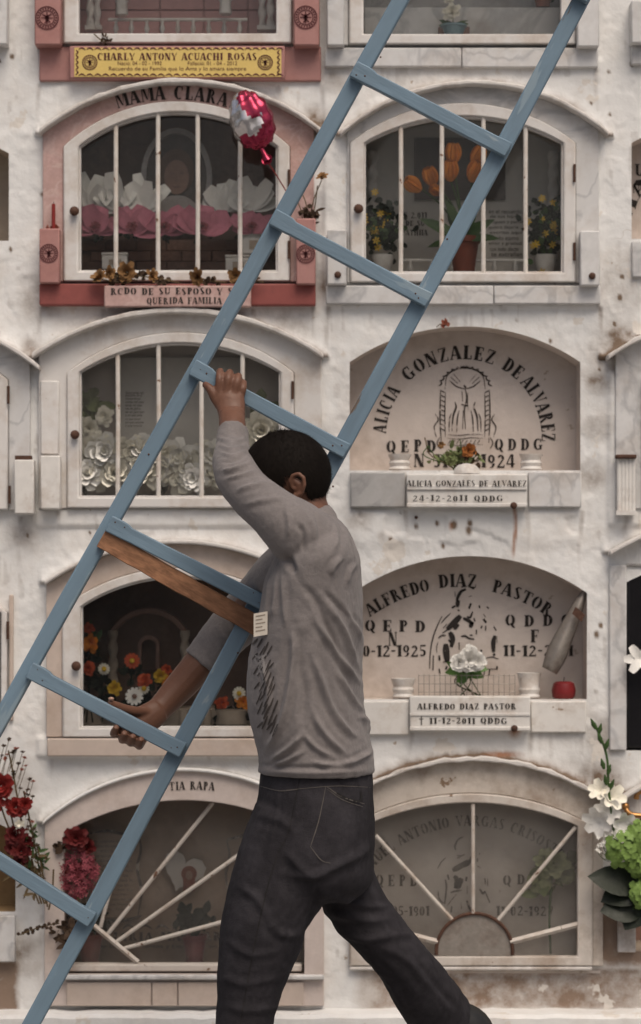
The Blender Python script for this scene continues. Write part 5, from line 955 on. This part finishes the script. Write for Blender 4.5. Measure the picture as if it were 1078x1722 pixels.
for p0, p1 in (((735, -148), (994, -8)), ((594, 115), (856, 251)), ((458, 364), (722, 504)), ((323, 617), (584, 758)), ((182, 880), (446, 1014)), ((48, 1127), (308, 1262)), ((-92, 1388), (155, 1548)), ((-215, 1640), (15, 1790))): rung(p0, p1)
plank('repair_board', (170, 905), (446, 1060), 16.5, YL - .0275, YL - .0135, M_wood, lad, .0015, .8)
for p in ((400, 1098), (560, 818), (752, 402), (250, 764), (640, 96)): b = MB(); b.ell(LW(*p, YL - .0125), .002, .0012, .002, 8, 6); b.build('nail', M_rust, lad)
# ================================================================ man carrying the ladder
YM = -.95
man = thing('person', 'man in grey long-sleeved shirt and dark jeans striding left with the ladder', 'person', Vector((W(480, 1900, YM).x, YM, 0)))
K = S * (D + YM) / D                                # metres per photo pixel at the man
def sweep(mb, pts, n=18, sub=5, expo=2.0):
    """pts: (px, py, y, ra, rb): ra = half width seen in the picture, rb = half depth (metres)"""
    P = cr(pts, sub); k = len(P); C = [np.array(W(p[0], p[1], p[2])) for p in P]; vs = []; fs = []
    for i in range(k):
        t = C[min(i + 1, k - 1)] - C[max(i - 1, 0)]; t = t / np.linalg.norm(t); v = np.array((0, 1, 0)) - t * t[1]; v /= np.linalg.norm(v); u = np.cross(t, v)
        for q in range(n):
            a = 2 * math.pi * q / n; cc, ss = math.cos(a), math.sin(a); e = 2 / expo
            vs.append(C[i] + u * (math.copysign(abs(cc) ** e, cc) * max(.001, P[i][3])) + v * (math.copysign(abs(ss) ** e, ss) * max(.001, P[i][4])))
    for i in range(k - 1):
        for q in range(n): a = i * n + q; b = i * n + (q + 1) % n; fs.append((a, b, b + n, a + n))
    fs += [tuple(range(n - 1, -1, -1)), tuple(range((k - 1) * n, k * n))]; mb.add(vs, fs)
def lay(mb, rows, n=36, expo=2.3, y=None):
    """stacked horizontal sections: (py, left px, right px, half depth m, centre y)"""
    P = cr(rows, 5); vs = []; fs = []; k = len(P)
    for r in P:
        a = W(r[1], r[0], r[4]); b = W(r[2], r[0], r[4]); cx = (a.x + b.x) / 2; hx = (b.x - a.x) / 2
        for q in range(n):
            an = 2 * math.pi * q / n; cc, ss = math.cos(an), math.sin(an); e = 2 / expo
            vs.append((cx + math.copysign(abs(cc) ** e, cc) * hx, r[4] + math.copysign(abs(ss) ** e, ss) * r[3], a.z))
    for i in range(k - 1):
        for q in range(n): a = i * n + q; b = i * n + (q + 1) % n; fs.append((a, b, b + n, a + n))
    fs += [tuple(range(n - 1, -1, -1)), tuple(range((k - 1) * n, k * n))]; mb.add(vs, fs)
def fuse(mb, voxel, smooth_it=4, fac=.5):
    """weld overlapping solids into one continuous skin (voxel remesh), return vertex and face arrays"""
    me = bpy.data.meshes.new('tmp'); me.from_pydata(mb.v, [], mb.f); bm = bmesh.new(); bm.from_mesh(me); bmesh.ops.recalc_face_normals(bm, faces=bm.faces); bm.to_mesh(me); bm.free()
    o = bpy.data.objects.new('tmp', me); COL.objects.link(o); r = o.modifiers.new('r', 'REMESH'); r.mode = 'VOXEL'; r.voxel_size = voxel; r.adaptivity = 0
    if smooth_it: s_ = o.modifiers.new('s', 'SMOOTH'); s_.factor = fac; s_.iterations = smooth_it
    m2 = bpy.data.meshes.new_from_object(o.evaluated_get(bpy.context.evaluated_depsgraph_get())); bpy.data.objects.remove(o)
    return m2
def finish(me, name, m, parent):
    org = ORG[parent.name]; n = len(me.vertices); a = np.empty(n * 3, 'f'); me.vertices.foreach_get('co', a); a = a.reshape(-1, 3) - np.array(org, 'f'); me.vertices.foreach_set('co', a.ravel())
    me.name = name; o = bpy.data.objects.new(name, me); COL.objects.link(o); o.parent = parent; ORG[o.name] = org; me.materials.clear(); me.materials.append(m); me.shade_smooth(); me.update(); return o
def coords(me): a = np.empty(len(me.vertices) * 3, 'f'); me.vertices.foreach_get('co', a); return a.reshape(-1, 3).astype(float)
def normals(me): me.update(); a = np.empty(len(me.vertices) * 3, 'f'); me.vertex_normals.foreach_get('vector', a); return a.reshape(-1, 3).astype(float)
def pixels(v): f = D / (D + v[:, 1]); return 539 + v[:, 0] * f / S, 1000 - (v[:, 2] - EYE) * f / S
def folds(me, lst, gain=1.0, wk=.75):
    """raise cloth folds: each (picture polyline, height m, width px, side) with side -1 near the camera, +1 far, 0 both"""
    v = coords(me); nr = normals(me); px, py = pixels(v); disp = np.zeros(len(v))
    for pts, amp, wd_, side in lst:
        P = np.array([p[:2] for p in (cr(pts, 6) if len(pts) > 2 else pts)]); bd = np.full(len(v), 1e9); bt = np.zeros(len(v))
        sel = (px > P[:, 0].min() - 4 * wd_) & (px < P[:, 0].max() + 4 * wd_) & (py > P[:, 1].min() - 4 * wd_) & (py < P[:, 1].max() + 4 * wd_)
        if side: sel &= (nr[:, 1] * side > -.35)
        ix = np.where(sel)[0]
        if not len(ix): continue
        x, y = px[ix], py[ix]; d = np.full(len(ix), 1e9); tt = np.zeros(len(ix))
        for i in range(len(P) - 1):
            e = P[i + 1] - P[i]; t = np.clip(((x - P[i, 0]) * e[0] + (y - P[i, 1]) * e[1]) / (e @ e), 0, 1); dd = np.hypot(x - P[i, 0] - t * e[0], y - P[i, 1] - t * e[1]); m_ = dd < d; d = np.where(m_, dd, d); tt = np.where(m_, (i + t) / (len(P) - 1), tt)
        end = np.clip(np.minimum(tt, 1 - tt) * 4, 0.12, 1)
        disp[ix] += gain * amp * end * (.55 * np.exp(-(d / (.9 * wk * wd_)) ** 2) + .5 * np.exp(-d / (.75 * wk * wd_)) - .25 * np.exp(-((d - 1.7 * wk * wd_) / (.9 * wk * wd_)) ** 2))
    # soft random rumple
    disp += .0014 * (fbm(px / 9 + v[:, 1] * 60, py / 16, 15) - .47) * 2
    disp += .0022 * (fbm(px / 30 + v[:, 1] * 20, py / 42, 5) - .47) * 2
    v += nr * disp[:, None]; me.vertices.foreach_set('co', v.astype('f').ravel()); me.update()
# ---------------------------------------------------------------- body: one continuous skin
B = MB()
lay(B, [(872, 506, 556, .06, YM), (905, 498, 580, .15, YM), (960, 470, 594, .17, YM), (1060, 452, 596, .165, YM), (1160, 440, 596, .16, YM), (1260, 450, 606, .155, YM), (1350, 446, 612, .165, YM), (1430, 444, 606, .15, YM), (1470, 470, 580, .1, YM)], 24)
# neck and head
HC = W(483, 808, YM - .005); yaw = math.radians(8); pit = math.radians(10)
Fd = Vector((-math.cos(yaw), math.sin(yaw), 0)); Lf = Vector((-math.sin(yaw), -math.cos(yaw), 0)); Up = Vector((0, 0, 1))
Fd, Up = (Fd * math.cos(pit) - Up * math.sin(pit)), (Up * math.cos(pit) + Fd * math.sin(pit))
HM = Matrix((Fd, Lf, Up)).transposed()
def HP(f, l, u): return HC + Fd * f + Lf * l + Up * u
def hell(mb, f, l, u, rf, rl, ru, nu=24, nv=16): mb.ell(HP(f, l, u), rf, rl, ru, nu, nv, HM)
hell(B, 0, 0, .012, .083, .068, .08); hell(B, .016, 0, -.03, .06, .056, .06); hell(B, .04, 0, -.066, .024, .032, .022); hell(B, .034, 0, -.034, .046, .048, .048)
hf = lambda f, l, u: HP(f - .016, l, u + .016)
B.tube([hf(.085, 0, -.005), hf(.098, 0, -.026), hf(.104, 0, -.04), hf(.09, 0, -.046)], [.008, .01, .013, .009], 10)                      # nose
B.tube([hf(.078, -.02, -.066), hf(.088, 0, -.067), hf(.078, .02, -.066)], [.005, .008, .005], 8); B.tube([hf(.076, -.018, -.074), hf(.085, 0, -.075), hf(.076, .018, -.074)], [.005, .008, .005], 8)  # lips
for s_ in (-1, 1):
    B.tube([hf(.076, s_ * .014, .006), hf(.084, s_ * .032, .01), hf(.07, s_ * .05, .006)], [.006, .008, .006], 8); B.ell(hf(.074, s_ * .032, -.012), .012, .014, .01, 12, 8, HM)   # brow, eyelid
    # ear: rim, bowl and lobe
    e = lambda f, u, o=0: HP(-.026 + f * .78, s_ * (.066 + o * .8), -.022 + u * .78)
    B.tube([e(.012, .002, .004), e(.014, .018, .01), e(.004, .031, .014), e(-.012, .032, .017), e(-.022, .02, .018), e(-.02, .002, .016), e(-.01, -.014, .011), e(.004, -.022, .007), e(.011, -.012, .003)], [.0038, .0042, .0042, .0046, .0046, .0042, .0042, .006, .004], 10)
    B.tube([e(.006, .02, .004), e(-.008, .008, .005), e(.0, -.01, .003)], [.0075, .0085, .006], 10); B.tube([e(.008, .004, .006), e(.009, -.004, .008)], .004, 8)
sweep(B, [(500, 795, YM - .005, .05, .055), (506, 825, YM, .0475, .053), (512, 856, YM, .046, .054), (522, 900, YM, .06, .09)])
# near arm raised to the rung
HY = YL - .056
SLV = [(548, 932, YM - .09, .062, .065), (502, 897, YM - .14, .06, .062), (455, 858, YM - .135, .048, .053), (420, 828, YM - .105, .0435, .048), (398, 798, YM - .065, .042, .047), (391, 768, HY - .09, .037, .042), (391, 742, HY - .062, .032, .036), (391, 726, HY - .046, .0325, .036)]
sweep(B, [(a, b_, c, d - .016, e_ - .016) for a, b_, c, d, e_ in SLV[:-2]] + [(390, 742, HY - .062, .0235, .027), (391, 722, HY - .042, .0265, .028), (390, 704, HY - .018, .026, .022), (390, 694, HY - .008, .0265, .02)], 16)
sweep(B, [(390, 700, HY - .006, .026, .018), (388, 682, HY + .002, .029, .0155), (386, 668, HY + .006, .029, .014), (386, 658, HY + .008, .026, .011)], 16)
def finger(pts, r): B.tube([Vector(p) for p in cr([tuple(W(*p[:3])) for p in pts], 5)], [r * q for q in np.interp(np.linspace(0, 1, (len(pts) - 1) * 5 + 1), [0, .25, .5, .8, 1], [1.08, 1.0, 1.04, .95, .72])], 12)
fy = HY + .008
finger([(366, 674, fy - .002), (368, 652, fy - .004), (369, 636, fy - .003), (370, 625, fy + .012), (371, 625, fy + .026)], .0078)
finger([(379, 670, fy - .004), (382, 650, fy - .006), (384, 636, fy - .005), (386, 627, fy + .01), (387, 627, fy + .026)], .0082)
finger([(391, 670, fy - .004), (396, 654, fy - .006), (399, 641, fy - .005), (401, 633, fy + .01), (402, 633, fy + .026)], .008)
finger([(402, 678, fy), (407, 662, fy - .002), (409, 652, fy - .002), (410, 644, fy + .012), (411, 644, fy + .024)], .0068)
finger([(374, 690, fy + .0), (362, 672, fy - .002), (354, 655, fy - .002), (343, 645, fy + .008)], .0088)
# far arm reaching through the ladder
FY = YL + .075
sweep(B, [(520, 930, YM + .13, .05, .05), (470, 975, YM + .2, .046, .046), (410, 1035, FY + .01, .041, .041), (368, 1080, FY + .01, .037, .037), (335, 1118, FY + .005, .0345, .034), (300, 1158, FY, .031, .03), (272, 1188, FY - .015, .026, .024), (258, 1202, FY - .03, .026, .022)], 16)
sweep(B, [(268, 1194, FY - .028, .026, .018), (248, 1208, FY - .042, .03, .017), (232, 1216, FY - .05, .032, .015), (218, 1220, FY - .052, .03, .012)], 16)
finger([(262, 1200, FY - .035), (242, 1197, FY - .052), (220, 1195, FY - .07), (200, 1189, FY - .085), (183, 1181, FY - .098)], .0098)
for i, (kx, ky) in enumerate(((192, 1231), (206, 1241), (220, 1246), (234, 1251))):
    finger([(222 + 9 * i, 1212 + 6 * i, FY - .05), (kx + 8, ky - 10, FY - .05), (kx + 1, ky + 2, FY - .068), (kx, ky + 1, FY - .1), (kx + 4, ky - 9, YL - .046)], .0086)
# legs and feet inside the jeans
def leg(mb, pts, g=0): sweep(mb, [(p[0], p[1], p[2], p[3] + g, (p[4] if len(p) > 4 else p[3]) + g) for p in pts], 22)
NEAR = [(512, 1385, YM - .075, .1, .1), (484, 1448, YM - .08, .096, .096), (456, 1519, YM - .088, .086, .09), (440, 1573, YM - .09, .0795, .084), (425, 1631, YM - .09, .0675, .076), (416, 1680, YM - .09, .059, .07), (411, 1722, YM - .09, .0545, .066), (406, 1800, YM - .09, .052, .062), (403, 1930, YM - .085, .052, .06), (402, 2080, YM - .085, .054, .06)]
FAR = [(552, 1385, YM + .07, .078, .1), (574, 1460, YM + .08, .062, .09), (604, 1530, YM + .08, .059, .08), (668, 1605, YM + .085, .0525, .07), (703, 1655, YM + .12, .06, .066), (734, 1700, YM + .17, .0635, .064), (758, 1738, YM + .21, .062, .06)]
leg(B, NEAR[:1] + NEAR[1:], -.014); leg(B, FAR, -.012)
sweep(B, [(410, 2070, YM - .085, .045, .045), (405, 2110, YM - .085, .045, .045), (380, 2130, YM - .085, .04, .045), (330, 2145, YM - .085, .022, .042)]); sweep(B, [(745, 1715, YM + .19, .04, .04), (775, 1750, YM + .22, .042, .04), (765, 1800, YM + .24, .034, .04), (735, 1880, YM + .25, .02, .036)])
bm_ = fuse(B, .0027, 3, .4)
v = coords(bm_); px, py = pixels(v)
body = finish(bm_, 'body', M_skin, man)
# nails on the raised hand and the thumb
for x, y, yy in ((185, 1179, FY - .104),): b = MB(); b.ell(W(x + 2, y - 4, yy), .006, .003, .0035, 10, 6); b.build('nail', mat('finger_nail', (.42, .26, .19), .35, .1, 40, 0), man)
# ---------------------------------------------------------------- hair: cropped cap plus fine stubble
hb = MB(); nu, nv = 96, 64; vs = []; keep = []
def hairline(f, l, u):          # True where hair grows (head-local coordinates)
    lim = np.interp(f, [-.1, -.07, -.045, -.034, -.012, .0, .012, .03, .05, .07, .1], [-.075, -.066, -.05, -.02, .008, -.02, -.022, .012, .022, .05, .07]); return u > lim + .003 * math.sin(60 * f)
for i in range(nv + 1):
    th = math.pi * i / nv
    for q in range(nu):
        a = 2 * math.pi * q / nu; f, l, u = math.sin(th) * math.cos(a), math.sin(th) * math.sin(a), math.cos(th); g_ = 1 + .006 * math.sin(31 * a + 17 * th)
        vs.append(HP(f * .0865 * g_, l * .0715 * g_, .012 + u * .084 * g_))
        keep.append(hairline(f * .0865, l * .0715, .012 + u * .084))
fs = []
for i in range(nv):
    for q in range(nu):
        f = (i * nu + q, (i + 1) * nu + q, (i + 1) * nu + (q + 1) % nu, i * nu + (q + 1) % nu)
        if sum(keep[k] for k in f) >= 3: fs.append(f)
hb.add(vs, fs)
for _ in range(26000):
    d = rv(1).normalized(); p = (d.x * .0865, d.y * .0715, .012 + d.z * .084)
    if not hairline(p[0], p[1], p[2] + random.uniform(-.003, .007)): continue
    n_ = (Fd * (d.x / .0865) + Lf * (d.y / .0715) + Up * (d.z / .084)).normalized(); c = HP(*p); tg = (Up * -.9 + Fd * (.5 if p[0] > .02 else -.3) + rv(.22)); dr = (n_ * random.uniform(.15, .6) + (tg - n_ * tg.dot(n_)) * 1.0).normalized(); s2 = dr.cross(n_).normalized() * .00035
    hb.add([c - s2 - n_ * .002, c + s2 - n_ * .002, c + dr * random.uniform(.005, .009)], [(0, 1, 2)])
hair = hb.build('hair', M_hair, man, smooth=60)
# ---------------------------------------------------------------- shirt
Sh = MB()
lay(Sh, [(868, 498, 562, .085, YM), (882, 488, 578, .14, YM), (905, 476, 595, .185, YM), (935, 464, 605, .205, YM), (975, 446, 608, .2, YM), (1020, 437, 610, .195, YM), (1075, 425, 611, .19, YM), (1120, 417, 610, .185, YM), (1180, 416, 612, .185, YM), (1231, 425, 621, .185, YM), (1275, 435, 629, .185, YM), (1299, 434, 630, .186, YM)], 44, 2.35)
sweep(Sh, SLV, 24)
sweep(Sh, [(540, 935, YM + .1, .06, .065), (485, 962, YM + .19, .06, .06), (425, 1020, FY + .01, .053, .052), (385, 1062, FY + .012, .048, .048), (352, 1100, FY + .008, .0435, .044), (338, 1117, FY + .006, .043, .043)], 24)
sweep(Sh, [(513, 862, YM, .048, .058), (518, 878, YM, .056, .08), (524, 905, YM, .055, .1)], 24)
sm = fuse(Sh, .0032, 8, .5)
FOLD = [([(491, 1058), (494, 1091), (487, 1158), (471, 1222), (446, 1264)], .012, 7, -1), ([(524, 1097), (538, 1136), (555, 1186), (580, 1225), (605, 1242)], .012, 7, -1), ([(527, 1036), (555, 1080), (580, 1119), (608, 1153)], .012, 6.5, -1),
    ([(549, 1014), (577, 1058), (605, 1130)], .009, 6, -1), ([(524, 1186), (538, 1222), (560, 1250), (583, 1270)], .011, 6, -1), ([(510, 1233), (488, 1256), (452, 1282)], .01, 6, -1), ([(510, 1233), (530, 1256), (560, 1274)], .009, 5, -1), ([(512, 1262), (488, 1276), (450, 1292)], .008, 5, -1), ([(520, 1280), (560, 1288), (610, 1284)], .008, 5, -1), ([(628, 1262), (600, 1278), (570, 1284)], .01, 5, -1),
    ([(578, 935), (560, 952), (556, 970)], .008, 6, -1), ([(600, 945), (588, 962), (584, 985)], .007, 5, -1), ([(482, 933), (490, 950), (496, 966)], -.012, 7, -1), ([(500, 975), (530, 1010), (560, 1075), (585, 1150)], -.007, 8, -1), ([(455, 970), (452, 1010), (446, 1050)], .008, 5, -1), ([(466, 960), (463, 1010), (458, 1040)], .007, 5, -1), ([(475, 960), (478, 1010), (482, 1060)], .006, 6, -1),
    ([(440, 1100), (452, 1170), (440, 1240)], .006, 6, -1), ([(574, 1016), (596, 1050), (608, 1080)], .008, 5, -1), ([(505, 1120), (512, 1170), (508, 1220)], -.007, 8, -1), ([(560, 1120), (590, 1170), (615, 1205)], .008, 6, -1), ([(600, 1200), (618, 1215), (622, 1235)], .008, 6, -1), ([(540, 990), (570, 1020), (605, 1055)], -.006, 6, -1),
    ([(373, 792), (395, 788), (424, 776)], .008, 4.5, -1), ([(378, 806), (402, 800), (436, 792)], .006, 4, -1), ([(372, 778), (392, 774), (418, 764)], -.005, 4, -1), ([(396, 826), (420, 818), (452, 812)], .006, 5, -1), ([(408, 850), (440, 842), (478, 838)], .005, 6, -1), ([(366, 736), (390, 744), (414, 736)], .006, 3.5, 0), ([(367, 748), (390, 756), (415, 748)], .005, 3.5, 0), ([(368, 760), (392, 766), (416, 758)], .004, 3.5, 0),
    ([(480, 850), (486, 880), (484, 905)], .007, 5, -1), ([(520, 862), (528, 890), (530, 920)], .006, 6, -1), ([(498, 876), (510, 900), (508, 930)], -.007, 6, -1), ([(560, 880), (566, 905), (560, 930)], .005, 6, -1), ([(434, 1285), (520, 1290), (630, 1284)], -.004, 3.5, 0), ([(434, 1296), (520, 1300), (630, 1295)], .006, 5, 0),
    ([(345, 1108), (352, 1118), (356, 1132)], .003, 4, 0), ([(372, 1066), (388, 1086)], .005, 5, -1), ([(390, 1046), (404, 1068)], -.005, 5, -1), ([(585, 890), (598, 915), (604, 945)], -.006, 3, -1)]
folds(sm, FOLD, .82, .85); shirt = finish(sm, 'shirt', M_shirt, man)
# ---------------------------------------------------------------- jeans
J = MB()
lay(J, [(1272, 442, 622, .168, YM), (1300, 438, 626, .17, YM), (1340, 434, 628, .175, YM), (1390, 424, 631, .18, YM), (1440, 414, 629, .182, YM), (1480, 424, 626, .165, YM), (1508, 450, 600, .12, YM)], 40, 2.4)
leg(J, NEAR); leg(J, FAR)
jm = fuse(J, .0045, 6, .5)
JF = [([(628, 1420), (600, 1440), (560, 1460), (520, 1475), (470, 1466)], .011, 8, -1), ([(535, 1530), (575, 1540), (620, 1548), (665, 1545)], .01, 7, -1), ([(540, 1500), (580, 1515), (625, 1525), (660, 1522)], .009, 6, -1), ([(560, 1560), (610, 1580), (670, 1572), (700, 1576)], .009, 7, -1), ([(640, 1590), (690, 1620), (735, 1680)], .008, 7, -1), ([(430, 1370), (470, 1380), (500, 1400)], .006, 7, -1),
    ([(480, 1430), (505, 1460), (540, 1478)], .009, 7, -1), ([(450, 1540), (470, 1570), (510, 1572)], .008, 7, -1), ([(380, 1580), (420, 1605), (470, 1600)], .006, 7, -1), ([(372, 1640), (410, 1655), (480, 1640)], .006, 7, -1), ([(400, 1490), (430, 1510), (450, 1545)], .007, 7, -1), ([(620, 1610), (660, 1660), (690, 1710)], .007, 7, -1), ([(690, 1600), (740, 1665), (770, 1700)], -.006, 6, -1), ([(470, 1320), (463, 1380), (448, 1440)], .003, 3, -1), ([(536, 1480), (524, 1540), (508, 1600)], -.008, 6, -1), ([(372, 1690), (420, 1700), (476, 1690)], .005, 7, -1)]
folds(jm, JF, .62, 1.0); jeans = finish(jm, 'jeans', M_jean, man)
# ---------------------------------------------------------------- stitched and printed details laid on the cloth
def surf(o):
    me = o.data; v = coords(me) + np.array(ORG[o.name]); t = BVHTree.FromPolygons([tuple(p) for p in v], [tuple(p.vertices) for p in me.polygons]); return t
def decal(tree, lst, name, m, parent, lift=.0012):
    b = MB(); cam0 = Vector((0, -D, EYE))
    for pts, w in lst:
        P = [np.array(p[:2], float) for p in (cr(pts, 8) if len(pts) > 2 else [np.array(pts[0], float) * (1 - q / 6) + np.array(pts[1], float) * q / 6 for q in range(7)])]; n = len(P); Lq = []; Rq = []; ok = True
        for i, p in enumerate(P):
            t = P[min(i + 1, n - 1)] - P[max(i - 1, 0)]; t = t / (np.linalg.norm(t) + 1e-9); nn = np.array((-t[1], t[0])); ww = w * (.45 + .55 * math.sin(math.pi * (i + .5) / n)) / 2
            for sgn, acc in ((1, Lq), (-1, Rq)):
                d = (W(*(p + nn * ww * sgn), -1.0) - cam0).normalized(); h = tree.ray_cast(cam0, d)
                if h[0] is None: ok = False; break
                acc.append(h[0] + h[1] * lift if h[1].dot(d) < 0 else h[0] - h[1] * lift)
            if not ok: break
        if ok: b.add(Lq + Rq, [(i, i + 1, n + i + 1, n + i) for i in range(n - 1)])
    if b.v: return b.build(name, m, parent, smooth=0)
st_ = surf(shirt); jt = surf(jeans)
sl_ = []
for r_ in range(7):
    for c_ in range(5):
        x = 430 + c_ * 6.5 + r_ * 1.6 + random.uniform(-2, 2); y = 1082 + r_ * 22 + c_ * 4 + random.uniform(-5, 5)
        if x < 420 + r_ * 1.5 or (r_ < 2 and c_ > 4): continue
        L_ = random.uniform(9, 22); sl_.append(([(x + 4, y - L_ * .5), (x, y), (x - 5, y + L_ * .55)], random.uniform(2.2, 4)))
decal(st_, sl_, 'shirt_print', M_print, shirt); decal(st_, [([(424 + random.uniform(0, 26), 1092 + random.uniform(0, 50)), (426 + random.uniform(0, 24), 1098 + random.uniform(0, 50)), (428 + random.uniform(0, 24), 1100 + random.uniform(0, 50))], 4) for _ in range(7)], 'shirt_print', mat('pale_ink', (.26, .24, .23), .9, .2, 60, 0), shirt)
decal(jt, [([(548, 1322), (536, 1380), (522, 1424)], 1.8), ([(548, 1322), (575, 1340), (612, 1352)], 2), ([(550, 1327), (576, 1345), (610, 1357)], 1.2), ([(522, 1424), (540, 1446), (556, 1452)], 1.8), ([(438, 1322), (470, 1330), (500, 1328)], 1.6), ([(470, 1330), (560, 1322), (622, 1324)], 1.4)], 'stitching', M_stitch, jeans)
decal(jt, [([(506, 1302), (498, 1340), (485, 1400), (466, 1440), (448, 1500), (430, 1580), (415, 1660), (404, 1722)], 2.0), ([(566, 1334), (590, 1346), (606, 1346), (606, 1330)], 5)], 'seam', M_seam, jeans)
nt_ = MB(); hh_ = [st_.ray_cast(Vector((0, -D, EYE)), (W(x, y, -1) - Vector((0, -D, EYE))).normalized())[0] for x, y in ((428, 1032), (450, 1028), (450, 1066), (428, 1070))]
if all(hh_):
    ctr = hh_[1].lerp(hh_[2], .5); q = [W(x, y, ctr.y - .006 + (.008 if x < 430 else 0)) for x, y in ((427, 1032), (450, 1028), (450, 1067), (427, 1071))]; nrm = (q[1] - q[0]).cross(q[2] - q[0]).normalized(); nrm = nrm if nrm.y < 0 else -nrm
    nt_.add(q + [p + nrm * .0012 for p in q], [(0, 1, 2, 3), (4, 7, 6, 5), (0, 4, 5, 1), (1, 5, 6, 2), (2, 6, 7, 3), (3, 7, 4, 0)]); badge = nt_.build('paper_badge', M_paper, man, smooth=0)
    b = MB()
    for k in range(5): e0 = q[0].lerp(q[3], .16 + .16 * k); e1 = q[1].lerp(q[2], .16 + .16 * k); p0, p1 = e0.lerp(e1, .15), e0.lerp(e1, .85 - .2 * (k % 2)); b.add([p0 + nrm * .0018, p1 + nrm * .0018, p1 + nrm * .0018 + Vector((0, 0, .0022)), p0 + nrm * .0018 + Vector((0, 0, .0022))], [(0, 1, 2, 3)])
    b.build('badge_print', mat('grey_ink', (.3, .25, .2), .9, .2, 60, 0), badge, smooth=0)
# shoes
for nm, pts in (('shoe', [(422, 2085, YM - .085, .045, .048), (412, 2115, YM - .085, .055, .05), (385, 2132, YM - .085, .05, .052), (345, 2142, YM - .085, .038, .05), (312, 2147, YM - .085, .02, .035)]), ('shoe', [(764, 1716, YM + .19, .044, .044), (788, 1736, YM + .2, .05, .046), (790, 1768, YM + .22, .048, .048), (762, 1830, YM + .245, .04, .048), (742, 1890, YM + .25, .032, .046), (728, 1925, YM + .25, .018, .034)])):
    b = MB(); sweep(b, pts, 20); b.build(nm, M_shoe, man, smooth=60)
